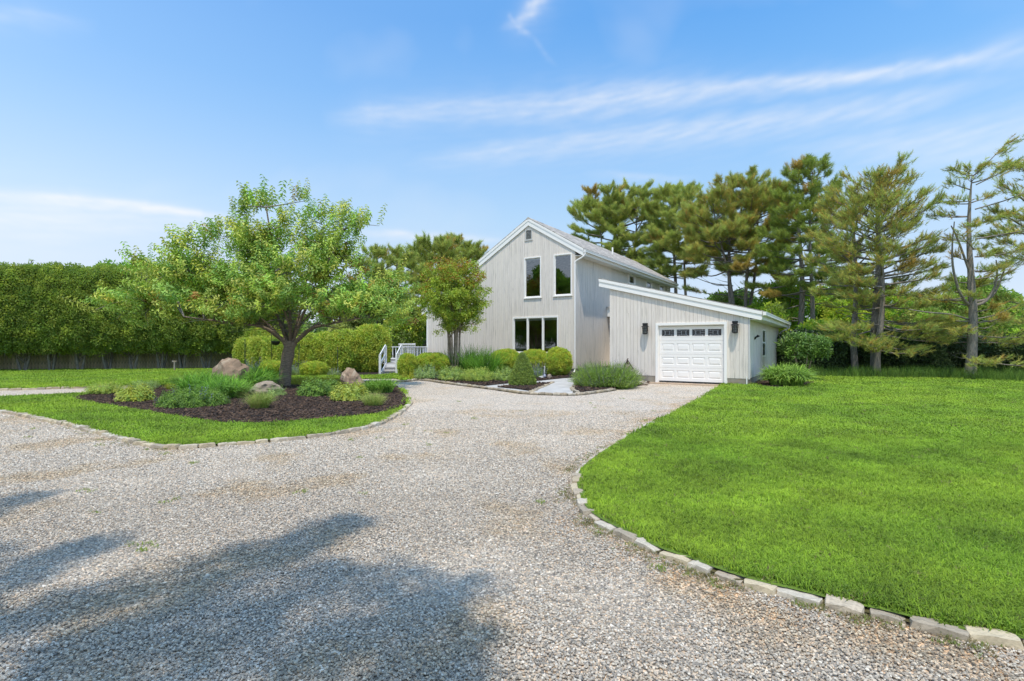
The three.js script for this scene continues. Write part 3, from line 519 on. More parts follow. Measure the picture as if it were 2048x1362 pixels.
  part('ridge_cap', new MB().hexa([V(RX - .14, roofY(RX - .14) + .001, RZ + .03), V(RX + .14, roofY(RX + .14) + .001, RZ + .03), V(RX + .14, roofY(RX + .14) + .001, -17.26), V(RX - .14, roofY(RX - .14) + .001, -17.26), V(RX - .01, roofY(RX) + .02, RZ + .03), V(RX + .01, roofY(RX) + .02, RZ + .03), V(RX + .01, roofY(RX) + .02, -17.26), V(RX - .01, roofY(RX) + .02, -17.26)]).geo(), mats.roof, house);
  for (const z of [RZ, -17.25]) for (const [x0, x1] of [[RX, .5], [-10.16, RX]]) {
    part('rake_board', slab(x0, x1, z - .02, z + .0, (x) => roofY(x) - .05, .36), mats.white, house);
    part('rake_trim', slab(x0, x1, z, z + .022, (x) => roofY(x) - .045, .13), mats.white, house);
  }
  for (const [x0, x1] of [[RX, .5], [-10.16, RX]]) part('soffit', slab(x0, x1, .0 + .026, RZ - .022, (x) => roofY(x) - .38, .02), mats.white, house);
  part('eave_board', box(.48, .5, 5.9, 6.2, -17.2, RZ - .025), mats.white, house); part('soffit', box(.02, .478, 5.9, 5.92, -17.2, .02), mats.white, house);
  // gutter: an open channel
  const gut = (x, y, z0, z1, w, h) => new MB().box(x, x + .012, y - h, y, z0, z1).box(x + .012, x + w, y - h, y - h + .012, z0, z1).box(x + w, x + w + .012, y - h, y, z0, z1).box(x + .012, x + w, y - h + .012, y - .002, z1 - .012, z1).box(x + w + .012, x + w + .022, y - .025, y, z0, z1).geo();
  part('gutter', gut(.502, 6.16, -17.2, RZ + .02, .11, .12), mats.white, house);
  part('downspout', new MB().tube(curve([V(.57, 6.05, .05), V(.57, 5.93, .055), V(.47, 5.82, .065), V(.14, 5.66, .07), V(.045, 5.58, .075), V(.03, 5.4, .07), V(.03, 3, .07), V(.03, .35, .07), V(.04, .2, .1), V(.06, .08, .26)], 40), .042, .042, 8, true).geo(), mats.white, house);
  part('vent_pipe', new MB().tube([V(-1.4, 7.2, -8.6), V(-1.4, 7.85, -8.6)], .05, .05, 10, true).geo(), mats.white, house);
  // entry between house and garage
  const ew = wallPlane('wall', .16, 3.37, .3, () => 3.6, [], V(0, 0, -4.7), 0, mats.siding); boards(ew, .02, 3.37, .27, () => 3.6, .135, []);
  part('porch_header', box(.03, 3.34, 3.06, 3.46, -4.3, -4.1), mats.white, house); part('porch_trim', box(.03, 3.34, 3.461, 3.54, -4.35, -4.05), mats.white, house); part('porch_roof', box(.03, 3.34, 3.541, 3.62, -4.68, -4.0), mats.roof, house);
  part('entry_step', box(.1, 3.3, 0, .16, -4.68, -3.4), mats.concrete, house);
  // garage: front, right and left walls
  const dh = [[5.3, 7.7, .04, 2.2]], GZ = 3.8;
  const gf = wallPlane('wall', 3.36, 8.47, .3 - .26, gTop, dh, V(0, 0, GZ), 0, mats.siding); boards(gf, 3.36, 8.47, .27, (x) => gTop(x) - .01, .142, [[5.23, 7.77, -1, 2.27]]);
  const sideH = [[3.75, 4.8, .95, 2.12]];
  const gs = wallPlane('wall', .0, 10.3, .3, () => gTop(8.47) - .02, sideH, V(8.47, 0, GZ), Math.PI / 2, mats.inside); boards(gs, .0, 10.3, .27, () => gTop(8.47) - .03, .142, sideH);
  windowUnit(gs, ...sideH[0], .07, { rail: [1.55], flush: true, sill: false });
  part('corner_board', box(8.475, 8.53, .25, gTop(8.5) - .02, GZ - .03, GZ + .028), M({ color: lin(.56, .535, .5), roughness: .8 }), house);
  part('wall', box(3.36, 3.52, .04, gTop(3.4), -6.5, GZ - .16), mats.siding, house); part('wall', box(3.36, 8.47, .04, 2.38, -6.5, -6.34), mats.siding, house);
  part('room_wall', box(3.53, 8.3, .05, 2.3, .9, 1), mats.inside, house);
  part('roof', slab(2.92, 8.95, -6.75, GZ + .13, gRoof, .14, [3, 1]), mats.roof, house);
  part('rake_board', slab(2.93, 8.9, GZ + .09, GZ + .11, (x) => gRoof(x) - .04, .3), mats.white, house); part('rake_trim', slab(2.93, 8.92, GZ + .11, GZ + .135, (x) => gRoof(x) - .035, .11), mats.white, house);
  part('soffit', slab(2.93, 8.9, GZ + .03, GZ + .088, (x) => gRoof(x) - .32, .02), mats.white, house);
  part('soffit', box(8.5, 8.9, 2.33, 2.35, -6.7, GZ + .02), mats.white, house); part('eave_board', box(8.9, 8.92, 2.33, 2.56, -6.7, GZ + .1), mats.white, house);
  part('gutter', gut(8.922, 2.59, -6.7, GZ + .12, .11, .12), mats.white, house);
  part('downspout', new MB().tube(curve([V(8.98, 2.5, -6.5), V(8.98, 2.35, -6.5), V(8.62, 2.12, -6.5), V(8.56, 2, -6.5), V(8.56, .1, -6.5)], 24), .04, .04, 8, true).geo(), mats.white, house);
  part('corner_pipe', new MB().tube([V(8.43, .0, GZ + .06), V(8.43, .34, GZ + .06)], .022, .022, 8, true).geo(), mats.white, house);
  // garage door
  const cs = new MB(); cs.box(5.22, 5.31, .02, 2.28, GZ - .01, GZ + .055).box(7.69, 7.78, .02, 2.28, GZ - .01, GZ + .055).box(5.31, 7.69, 2.19, 2.28, GZ - .01, GZ + .055).box(5.31, 5.33, .03, 2.19, GZ - .12, GZ - .0).box(7.67, 7.69, .03, 2.19, GZ - .12, GZ).box(5.33, 7.67, 2.17, 2.19, GZ - .12, GZ);
  part('door_casing', cs.geo(), mats.white, house);
  const gd = part('garage_door', box(5.33, 7.67, .04, .09, GZ - .13, GZ - .075), mats.dark, house);       // > bottom seal, sections with raised panels, panes
  const X0 = 5.335, X1 = 7.665, sy = [.092, .595, 1.105, 1.615, 2.168], pw = (X1 - X0 - .09) / 4;
  const ring = (w, h) => { const mb = new MB(), L = [[0, 0], [.012, -.014], [.03, -.014], [.055, .002], [.07, .004]], at = (k, i) => { const [d, z] = L[k]; return [V(d, d, z), V(w - d, d, z), V(w - d, h - d, z), V(d, h - d, z)][i]; }; for (let k = 0; k < 4; k++) for (let i = 0; i < 4; i++) mb.quad(at(k, i), at(k, (i + 1) % 4), at(k + 1, (i + 1) % 4), at(k + 1, i)); mb.quad(at(4, 0), at(4, 1), at(4, 2), at(4, 3)); return mb.geo(); };
  for (let r = 0; r < 4; r++) {
    const y0 = sy[r], y1 = sy[r + 1] - .012, s = new THREE.Shape([new THREE.Vector2(X0, y0), new THREE.Vector2(X1, y0), new THREE.Vector2(X1, y1), new THREE.Vector2(X0, y1)]), ph = r === 3 ? [.17, .42] : [.115, .40], pg = ring(pw - .09, ph[1] - ph[0]);
    const sec = [];
    for (let c = 0; c < 4; c++) { const a = X0 + .045 + pw * c + .045, b = a + pw - .09; s.holes.push(new THREE.Path([new THREE.Vector2(a, y0 + ph[0]), new THREE.Vector2(a, y0 + ph[1]), new THREE.Vector2(b, y0 + ph[1]), new THREE.Vector2(b, y0 + ph[0])])); sec.push([a, b]); }
    const g = new THREE.ExtrudeGeometry(s, { depth: .035, bevelEnabled: true, bevelThickness: .005, bevelSize: .004, bevelSegments: 1 }); g.translate(0, 0, GZ - .125);
    const m = part('section', g, mats.door, gd);
    sec.forEach(([a, b], c) => {
      if (r < 3) { part('panel', pg, mats.door, gd).position.set(a, y0 + ph[0], GZ - .088); return; }
      const y = y0 + ph[0], h = ph[1] - ph[0], w = b - a, z = GZ - .1;
      part('pane', new THREE.PlaneGeometry(w, h).translate(a + w / 2, y + h / 2, z), mats.doorPane, gd);
      part('unlit_backing', box(a - .02, b + .02, y - .02, y + h + .02, z - .07, z - .06), mats.dark, gd);  // added dark sheet, stands in for the dim garage behind the glass
      const mb = new MB(), fl = c % 2 ? -1 : 1, X = (t) => a + w / 2 + fl * (t - .5) * w, bar = (x0, v0, x1, v1) => mb.bar(V(X(x0), y + v0 * h, z + .006), V(X(x1), y + v1 * h, z + .006), .012, .008);
      bar(.3, .22, .98, .22); bar(.3, .78, .98, .78); bar(.3, .22, .3, .78); bar(.62, .22, .62, .78); bar(.62, .5, .98, .5); bar(.8, .02, .8, .22); bar(.8, .78, .8, .98); bar(.3, .22, .08, .02); bar(.3, .78, .08, .98);
      for (let k = 0; k < 8; k++) { const p = (q) => [.14 + .13 * Math.cos(q) * .9, .5 + .42 * Math.sin(q)], A = p(-1.6 + k * .4), B = p(-1.2 + k * .4); bar(A[0], A[1], B[0], B[1]); }
      part('lead_bars', mb.geo(), mats.lead, gd);
      const fr = new MB(), q = .022; fr.box(a - q, b + q, y + h, y + h + q, z, GZ - .078).box(a - q, b + q, y - q, y, z, GZ - .078).box(a - q, a, y, y + h, z, GZ - .078).box(b, b + q, y, y + h, z, GZ - .078); part('pane_frame', fr.geo(), mats.door, gd);
    });
  }
  part('threshold', box(5.0, 7.95, -.02, .028, GZ - .1, GZ + .32), M({ map: rep(concT, .7, .7), color: lin(1.0, .78, .6), roughness: .95 }), house);
}
// wall lanterns
function lantern(p, turn, label) {
  const t = thing('wall_lantern', label, 'wall lantern', p, turn), b = new MB(); b.box(-.06, .06, -.02, .2, 0, .02).bar(V(0, .13, .01), V(0, .17, .16), .025, .025); part('bracket', b.geo(), mats.dark, t);
  const z = .16, hood = new THREE.CylinderGeometry(.06, .155, .07, 10).translate(0, .165, z), cap = new THREE.CylinderGeometry(.10, .10, .07, 10).translate(0, .235, z);
  part('hood', mergeGeometries([hood.toNonIndexed(), cap.toNonIndexed()]), mats.dark, t);
  const cage = new MB(); for (let i = 0; i < 8; i++) { const a = i / 8 * 6.283; cage.bar(V(.085 * Math.cos(a), -.13, z + .085 * Math.sin(a)), V(.11 * Math.cos(a), .135, z + .11 * Math.sin(a)), .014, .014); }
  for (const y of [-.13, -.03, .06]) { const r = .094 + (y + .13) * .07, pts = []; for (let i = 0; i <= 12; i++) pts.push(V(r * Math.cos(i / 12 * 6.283), y, z + r * Math.sin(i / 12 * 6.283))); cage.tube(pts, .008, .008, 4); }
  part('cage', cage.geo(), mats.dark, t);
  part('glass', new THREE.CylinderGeometry(.088, .07, .24, 14, 1, true).translate(0, .0, z), new THREE.MeshPhysicalMaterial({ color: lin(.5, .5, .47), roughness: .35, transmission: .7, thickness: 0, side: THREE.DoubleSide }), t);
  part('base', new THREE.CylinderGeometry(.09, .05, .03, 10).translate(0, -.145, z), mats.dark, t); return t;
}
lantern(hw(4.86, 2.02, 3.823), -TH, 'black caged wall lantern left of the white garage door');
lantern(hw(8.07, 2.02, 3.823), -TH, 'black caged wall lantern right of the white garage door');
lantern(hw(.22, 2.3, -4.68), -TH, 'black wall lantern in the entry corner between house and garage');
{ // small things by the walls
  const s = new THREE.Shape(); [[-.02, -.15], [.0, -.02], [.06, .02], [.12, .1], [.17, .06], [.24, .03], [.19, .0], [.15, -.03], [.08, -.05], [.03, -.14]].forEach(([x, y], i) => (i ? s.lineTo(x, y) : s.moveTo(x, y)));
  const o = part(numbered('wall_ornament'), new THREE.ExtrudeGeometry(s, { depth: .015, bevelEnabled: true, bevelSize: .006, bevelThickness: .006, bevelSegments: 1 }), mats.dark, scene); o.position.copy(hw(8.51, 1.76, 2.45)); o.rotation.y = -TH; o.scale.set(.75, .7, 1);
  tag(o, 'small dark metal ornament sticking out from the shaded garage side wall', 'wall ornament');
  const woodM = M({ color: lin(.34, .25, .18), roughness: .9 }), rust = M({ color: lin(.085, .055, .04), roughness: .9 });
  const t = thing('trellis_ornament', 'small triangular wooden garden ornament leaning on the garage wall behind lavender', 'garden ornament', hw(4.17, .0, 4.0), -TH), f = new MB();
  f.bar(V(-.2, .5, 0), V(0, .86, 0), .03, .03).bar(V(.24, .5, 0), V(0, .86, 0), .03, .03).bar(V(-.02, .86, 0), V(.02, .93, 0), .03, .03); part('frame', f.geo(), rust, t);
  const d = new MB(); d.box(-.19, .23, .49, .54, -.012, .012).box(-.15, .2, .36, .42, -.012, .012).box(-.02, .02, 0, .5, -.01, .01).box(-.1, .12, .545, .66, -.008, .008); part('slat', d.geo(), woodM, t);
  const tr = new MB().tri(V(-.07, .68, .006), V(.08, .68, .006), V(0, .83, .006)).geo(); part('peak_panel', tr, rust, t);
}
{ // deck with steps left of the house
  const p0 = V(WX(760, 25.2), 0, -25.2), t = thing('deck', 'white painted wooden deck with railings and grey steps beside the house', 'deck', V(0, 0, 0)), fh = .52;
  const A = V(-6.45, fh, -26), B = V(-5.55, fh, -26), Cc = V(-5.08, fh, -30.8), D = V(-8.3, fh, -30.8);
  const boardG = []; for (let i = 0; i < 34; i++) { const z0 = -26 - i * .142, k = i / 34, l = lerp(A.x, D.x, k), r = lerp(B.x, Cc.x, k); part('floor_board', box(l, r, fh - .035, fh + rr(-.002, .002), z0 - .137, z0), mats.deckGrey, t); }
  part('skirt', new MB().box(A.x, B.x, .28, fh - .036, -26.03, -26.0).geo(), mats.deckWhite, t);
  const post = (p, h, y = 0) => part('post', box(p.x - .05, p.x + .05, y, h, p.z - .05, p.z + .05), mats.deckWhite, t);
  const railRun = (a, b, top, n) => {
    part('rail', new MB().bar(V(a.x, top, a.z), V(b.x, top, b.z), .11, .045).geo(), mats.deckWhite, t); part('rail', new MB().bar(V(a.x, fh + .12, a.z), V(b.x, fh + .12, b.z), .04, .09).geo(), mats.deckWhite, t);
    for (let i = 1; i < n; i++) { const p = a.clone().lerp(b, i / n); part('baluster', box(p.x - .018, p.x + .018, fh + .165, top - .023, p.z - .018, p.z + .018), mats.deckWhite, t); }
  };
  const TOP = 1.32, F = V(-6.35, fh, -26.6), E = V(-5.5, fh, -26.6);
  railRun(V(-5.55, 0, -26.2), V(-5.1, 0, -30.7), TOP, 11); railRun(V(-5.1, 0, -30.7), V(-8.2, 0, -30.7), TOP + .02, 17); railRun(V(-8.2, 0, -30.7), V(-6.45, 0, -26.2), TOP, 11);
  post(V(-6.4, 0, -26.1), TOP + .1); post(V(-8.2, 0, -30.72), TOP + .05); post(V(-5.13, 0, -30.72), TOP + .04);
  const gate = part('gate', new MB().bar(V(-6.3, 1.5, -28.6), V(-5.36, 1.5, -28.6), .06, .08).geo().clone(), mats.deckWhite, t); for (let i = 0; i <= 8; i++) part('baluster', box(-.02, .02, 0, .9, -.015, .015), mats.deckWhite, gate).position.set(lerp(-6.27, -5.39, i / 8), .56, -28.6); part('gate_rail', new MB().bar(V(-6.3, .66, -28.62), V(-5.36, .66, -28.62), .05, .08).geo(), mats.deckWhite, gate);
  for (let i = 0; i < 3; i++) { const y = fh - .17 * (i + 1) + .0, z = -26 + .03 + .27 * i; part('step', box(-6.36, -5.66, y - .035, y + .0, z, z + .3), mats.deckGrey, t); part('riser', box(-6.35, -5.67, Math.max(0, y - .17), y - .036, z + .245, z + .265), mats.deckGrey, t); }
  for (const x of [-6.41, -5.61]) { post(V(x, 0, -25.02), .98); for (const [h0, h1] of [[.95, 1.42], [.5, .95]]) part('rail', new MB().bar(V(x, h0, -25.0), V(x, h1, -26.1), .045, .11).geo(), mats.deckWhite, t); part('stringer', new MB().bar(V(x + (x < -6 ? .05 : -.05), .05, -25.05), V(x + (x < -6 ? .05 : -.05), .45, -26), .04, .2).geo(), mats.deckWhite, t); }
  post(V(-5.61, 0, -26.12), 1.45);
}
// ---------------------------------------------------------------- shrubs, mounds and grasses
const SG = 'shrub stems';
function shrub(label, px, Z, w, top, { shape = 'ball', clump = C.box, pal = P.box, e = 2.3, dens = 230, s = 1, name = 'clipped_shrub', cat = 'shrub', rz = 0, base = .02, group, mat = leafM, y0 = 0, bump = .06, stems = 4 } = {}) {
  const h = HT(top, Z) - base, rx = w / 2 / FPX * Z, rzz = rz || rx, t = thing(name, label, cat, V(WX(px, Z), y0, -Z), rr(-.3, .3) * (rz ? 0 : 1), group), list = [], ko = rr(0, 99);
  const n = Math.round(dens * (rx * rzz * 6 + (rx + rzz) * h * 3) / (s * s));
  for (let i = 0; i < n; i++) {
    const d = rdir(); let p, nr;
    if (shape === 'cone') { const q = rnd() ** 1.35, r = Math.min(1, 1.08 * (1 - q) ** .72 * (.72 + .28 * smooth(0, .12, q) + .08)), a = rr(0, 6.283), k = 1 - .35 * rnd() * rnd(); p = V(Math.cos(a) * r * rx * k, base + h * q, Math.sin(a) * r * rzz * k); nr = V(Math.cos(a), .55, Math.sin(a)).normalize(); }
    else {
      const k = 1 / Math.pow(Math.abs(d.x) ** e + Math.abs(d.y) ** e + Math.abs(d.z) ** e, 1 / e), sh = 1 - .42 * rnd() ** 2.2, b = 1 + bump * n3(d.x * 2.5 + ko, d.y * 2.5, d.z * 2.5);
      p = V(d.x * k * rx * sh * b, base + h / 2 + d.y * k * h / 2 * sh * b, d.z * k * rzz * sh * b);
      nr = V(Math.sign(d.x) * Math.abs(d.x) ** (e - 1) / rx, Math.sign(d.y) * Math.abs(d.y) ** (e - 1) / h * 2, Math.sign(d.z) * Math.abs(d.z) ** (e - 1) / rzz).normalize(); nr.y = Math.max(nr.y, -.4);
    }
    list.push([p, nr.addScaledVector(rdir(), .35).normalize(), rr(0, 6.3), s * rr(.75, 1.2), tint(pal)]);
  }
  scatter('foliage', clump, mat, list, t);
  const mb = new MB(); for (let i = 0; i < stems; i++) { const a = rr(0, 6.3), r = Math.min(rx, rzz); mb.tube(curve([V(Math.cos(a) * r * .12, -.02, Math.sin(a) * r * .12), V(Math.cos(a) * r * .3, h * .35, Math.sin(a) * r * .3), V(Math.cos(a) * r * .6, h * .75, Math.sin(a) * r * .6)], 4), .022, .008, 4); }
  part('stem', mb.geo(), mats.darkBark, t); return t;
}
// sprays standing out of a root: sage, nepeta, lavender and the like
function mound(label, px, Z, w, top, { spray = C.spray, pal = P.sage, n = 150, thin = .5, bloom = 0, bloomPal = BLOOM, name = 'perennial', cat = 'plant', tilt = 1.3, group, mat = leafM, y0 = .04, foot = .45, lift = 0 } = {}) {
  const R = w / 2 / FPX * Z, h = (HT(top, Z) - y0) * 1.12, t = thing(name, label, cat, V(WX(px, Z), y0, -Z), 0, group), list = [], bl = [];
  for (let i = 0; i < n; i++) {
    const a = rr(0, 6.283), q = tilt * Math.sqrt(rnd()), f = foot * R * Math.sqrt(rnd()), root = V(Math.cos(a) * f, -.02, Math.sin(a) * f), d = V(Math.cos(a + gauss() * .4) * Math.sin(q), Math.cos(q), Math.sin(a + gauss() * .4) * Math.sin(q)).normalize();
    const len = rr(.86, 1.06) / Math.sqrt((Math.hypot(d.x, d.z) / (R * (1 - foot * .6))) ** 2 + (d.y / h) ** 2), s = thin * 1.7 * rr(.8, 1.25) * Math.min(1, h * 1.6);
    list.push([root, d, rr(0, 6.3), [s, len, s], tint(pal)]);
    if (rnd() < bloom) bl.push([root.clone().addScaledVector(d, len), d.clone().add(V(0, .6, 0)).normalize(), rr(0, 6.3), rr(.6, 1.1), tint(bloomPal)]);
  }
  scatter('foliage', spray, mat, list, t); if (bl.length) scatter('flowers', bloomGeo, leafM, bl, t);
  return t;
}
function grassClump(label, px, Z, w, top, { geo = C.blades, pal = P.fount, n = 60, name = 'ornamental_grass', cat = 'grass', y0 = .04, group, foot = .22, thick = 1 } = {}) {
  const R = w / 2 / FPX * Z, h = HT(top, Z) - y0, t = thing(name, label, cat, V(WX(px, Z), y0, -Z), 0, group), list = [], L = Math.max(h * 1.3, R * 1.0);
  for (let i = 0; i < n; i++) { const a = rr(0, 6.283), f = foot * R * Math.sqrt(rnd()); list.push([V(Math.cos(a) * f * 1.3, -.02, Math.sin(a) * f * 1.3), V(Math.cos(a) * f / R * 1.1 + gauss() * .12, 1, Math.sin(a) * f / R * 1.1 + gauss() * .12).normalize(), rr(0, 6.3), [L * thick, L * rr(.8, 1.1), L * thick], tint(pal, .25)]); }
  scatter('foliage', geo, bladeM, list, t); return t;
}
function boulder(label, px, Z, w, top, mat, { sx = 1, sz = .8, tilt = 0, k = 1, cut = .3 } = {}) {
  let g = new THREE.IcosahedronGeometry(1, 5); const p = g.attributes.position, u = [];
  const planes = []; for (let i = 0; i < 11; i++) planes.push([rdir(), rr(.62, .95)]);
  for (let i = 0; i < p.count; i++) {
    const v = V(p.getX(i), p.getY(i), p.getZ(i)), d = v.clone(); let r = 1;
    for (const [n, c] of planes) { const q = d.dot(n); if (q > c * .6) r = Math.min(r, c / q); }
    r *= 1 + .10 * n3(d.x * 2 + k * 7, d.y * 2, d.z * 2) + .05 * n3(d.x * 6 + k, d.y * 6, d.z * 6) + .02 * n3(d.x * 17, d.y * 17, d.z * 17 + k);
    v.multiplyScalar(r); p.setXYZ(i, v.x, v.y, v.z); u.push(v.x * .6 + v.z * .35, v.y * .6 + v.z * .3);
  }
  g.setAttribute('uv', new THREE.Float32BufferAttribute(u, 2)); g.computeBoundingBox(); { const bb = g.boundingBox, s = bb.getSize(V(0, 0, 0)), c = bb.getCenter(V(0, 0, 0)); g.translate(-c.x, -c.y, -c.z); g.scale(2 / s.x, 2 / s.y, 2 / s.z); } g.computeVertexNormals();
  const h = HT(top, Z), rx = w / 2 / FPX * Z, o = part(numbered('boulder'), g, mat, scene);
  o.scale.set(rx * sx, h * .58, rx * sz); o.rotation.z = tilt; o.position.set(WX(px, Z), h * .43, -Z); return tag(o, label, 'boulder');
}
const ZB = (y) => FPX * EYE / (y - HY);

// island planting
boulder('large rough brown boulder at the back of the island, left of the tree', 459, 15.6, 74, 716, mats.rock, { k: 3, sz: .8, tilt: .12 });
boulder('low rounded pale tan boulder just left of the tree trunk', 531, 14.6, 68, 762, mats.paleRock, { k: 5, sz: .8 });
{ const b = boulder('upright jagged brown boulder leaning right of the tree trunk', 706, 15.9, 42, 736, mats.rock, { k: 8, sz: .9, tilt: .42 }); b.scale.y *= 1.12; }
mound('pale green sage mound at the left tip of the island bed', 209, ZB(791), 64, 765, { pal: P.pale, n: 260, thin: .42 });
mound('yellow-green loose shrub in front of the grey wispy one', 270, ZB(806), 62, 768, { pal: P.gold.concat(P.pale), n: 240, thin: .5 });
mound('wispy grey-green shrub behind the yellow-green one on the left', 288, ZB(783), 54, 759, { pal: P.sage, n: 110, thin: .36, tilt: 1.0 });
mound('broad dark green catmint mound with small blue flowers at the bed front', 388, ZB(815), 108, 777, { pal: P.dark, n: 760, thin: .42, bloom: .03, tilt: 1.4, foot: .7 });
grassClump('small tan and green grass tuft left of the daylilies', 341, ZB(783), 34, 765, { pal: P.gold, n: 30 });
grassClump('bright yellow-green feathery grass before the daylily mass', 377, ZB(778), 56, 752, { geo: C.fine, pal: P.gold.concat(P.fount), n: 80 });
grassClump('green grassy tuft on the back left edge of the island bed', 352, ZB(772), 46, 749, { geo: C.fine, pal: P.day.concat(P.pale), n: 70 });
grassClump('tall dark green daylily clump below the back brown boulder', 412, ZB(795), 80, 746, { geo: C.strap, pal: P.day, n: 170, foot: .5, name: 'daylily', cat: 'plant' });
grassClump('wide dark green daylily clump left of the trunk', 496, ZB(783), 96, 734, { geo: C.strap, pal: P.day, n: 230, foot: .55, name: 'daylily', cat: 'plant' });
grassClump('green daylily clump between catmint and the low tan boulder', 450, ZB(800), 76, 754, { geo: C.strap, pal: P.day, n: 170, foot: .5, name: 'daylily', cat: 'plant' });
grassClump('fountain grass with tan blades left of the low tan boulder', 478, ZB(800), 66, 765, { geo: C.fine, pal: P.fount, n: 90 });
grassClump('round pale fountain grass tuft in front of the low tan boulder', 519, ZB(822), 60, 781, { geo: C.fine, pal: P.fount, n: 120, foot: .3 });
mound('small grey-green tuft between low tan boulder and trunk', 552, ZB(795), 38, 770, { pal: P.sage, n: 90, thin: .4 });
mound('low golden groundcover right behind the tree trunk', 622, ZB(770), 92, 752, { pal: P.gold, n: 320, thin: .34, tilt: 1.45, foot: .75 });
mound('dark glossy green mound right of the tree trunk', 640, ZB(794), 72, 757, { pal: P.dark, n: 420, thin: .5, tilt: 1.35, foot: .6 });
mound('light yellow-green shrub in front of the upright boulder', 700, ZB(804), 72, 765, { pal: P.pale.concat(P.gold), n: 330, thin: .5 });
mound('golden green sprigs left behind the upright boulder', 675, ZB(776), 40, 748, { pal: P.gold, n: 120, thin: .36 });
grassClump('feathery fountain grass at the right front of the island', 748, ZB(816), 76, 783, { geo: C.fine, pal: P.fount, n: 120, foot: .3 });
grassClump('bright green daylily clump at the right end of the island', 762, ZB(789), 72, 754, { geo: C.strap, pal: P.day.concat(P.orn), n: 90, foot: .4, name: 'daylily', cat: 'plant' });

// clipped laurels and small plants behind the island
const laurel = (label, px, Z, w, top, o = {}) => shrub(label, px, Z, w, top, { clump: C.laurel, pal: P.laurel, mat: glossLeaf, e: 3.2, dens: 105, name: 'clipped_laurel', bump: .07, ...o });
laurel('leftmost narrow clipped laurel of the row behind the island', 491, 28.6, 34, 679);
laurel('second clipped laurel from the left, beside the narrow one', 521, 28.0, 38, 676);
laurel('clipped laurel just left of the tree trunk behind the hanging basket', 556, 27.4, 48, 674);
laurel('tall yellowish laurel behind the row, left of the trunk', 530, 31.5, 64, 653);
laurel('clipped laurel just right of the tree trunk', 617, 27.2, 46, 670);
laurel('clipped laurel third from the deck, between two others', 650, 27.0, 48, 668);
laurel('clipped laurel next to the large round-topped one', 688, 26.6, 58, 663);
laurel('large round-topped clipped laurel beside the deck steps', 744, 27.3, 66, 652, { e: 2.9 });
shrub('low rounded yellow-green bush right of the trunk by the path', 628, 23.6, 50, 725, { clump: C.small, pal: P.laurel, dens: 160 });
shrub('low rounded bush left of the trunk under the hanging basket', 546, 23.8, 46, 722, { clump: C.small, pal: P.laurel, dens: 160 });
mound('lavender flower spikes before the laurels left of the trunk', 515, 24.2, 46, 722, { spray: spikeGeo, pal: P.sage, n: 160, thin: .5, bloom: .9, tilt: .8, foot: .7, name: 'lavender' });
mound('lavender flower spikes before the laurels right of the trunk', 598, 24.2, 34, 722, { spray: spikeGeo, pal: P.sage, n: 130, thin: .5, bloom: .9, tilt: .8, foot: .7, name: 'lavender' });
mound('small pale-flowered plant at the foot of the laurels', 668, 24.4, 26, 738, { pal: P.sage, n: 70, thin: .4, bloom: .4, bloomPal: PAL([.6, .6, .58]) });
{ // shepherd's hook with hanging basket, garden poles
  const Z = 23.6, t = thing('plant_hook', "black iron shepherd's hook left of the tree trunk", 'plant hook', V(WX(543, Z), 0, -Z));
  part('pole', new MB().tube(curve([V(0, -.1, 0), V(0, 1.8, 0), V(.02, 1.98, 0), V(.1, 2.05, 0), V(.18, 1.98, 0), V(.19, 1.86, 0)], 24), .012, .012, 6).geo(), mats.dark, t);
  const b = thing('hanging_basket', 'dark hanging basket on the iron hook left of the trunk', 'hanging basket', V(WX(543, Z) + .19, 1.44, -Z)), bowl = new THREE.LatheGeometry([[.02, 0], [.13, .03], [.19, .12], [.2, .19], [.185, .19], [.12, .06], [.02, .03]].map(([x, y]) => new THREE.Vector2(x, y)), 18);
  part('basket', bowl, mats.dark, b); const ch = new MB(); for (let i = 0; i < 3; i++) ch.tube([V(.19 * Math.cos(i * 2.09), .19, .19 * Math.sin(i * 2.09)), V(0, .44, 0)], .004, .004, 3); part('chain', ch.geo(), mats.dark, b);
  const l = []; for (let i = 0; i < 14; i++) l.push([V(gauss() * .08, .19 + rr(0, .05), gauss() * .08), V(gauss() * .4, 1, gauss() * .4).normalize(), rr(0, 6), rr(.6, 1), tint(P.dark)]); scatter('foliage', C.small, leafM, l, b);
  const pole = (label, px, Zp, top) => { const o = thing('garden_stake', label, 'garden stake', V(WX(px, Zp), 0, -Zp)), h = HT(top, Zp); part('stake', new MB().tube([V(0, -.1, 0), V(0, h, 0)], .016, .016, 6, true).geo(), M({ color: lin(.03, .05, .035), roughness: .6 }), o); part('knob', new THREE.SphereGeometry(.03, 10, 8).translate(0, h, 0), mats.dark, o); };
  pole('thin dark stake before the leftmost laurel', 490, 24.5, 680); pole('thin dark stake right beside the tree trunk', 598, 24.6, 690); pole('thin stake before the laurels near the upright boulder', 675, 25, 695);
  const s = thing('standpipe', 'grey standpipe on the lawn before the wooden fence', 'standpipe', G(349, 743)); part('pipe', new MB().tube([V(0, -.1, 0), V(0, .55, 0)], .04, .04, 8, true).geo(), mats.foundation, s); part('cap', new MB().bar(V(-.12, .56, 0), V(.12, .56, 0), .07, .07).geo(), mats.foundation, s);
}

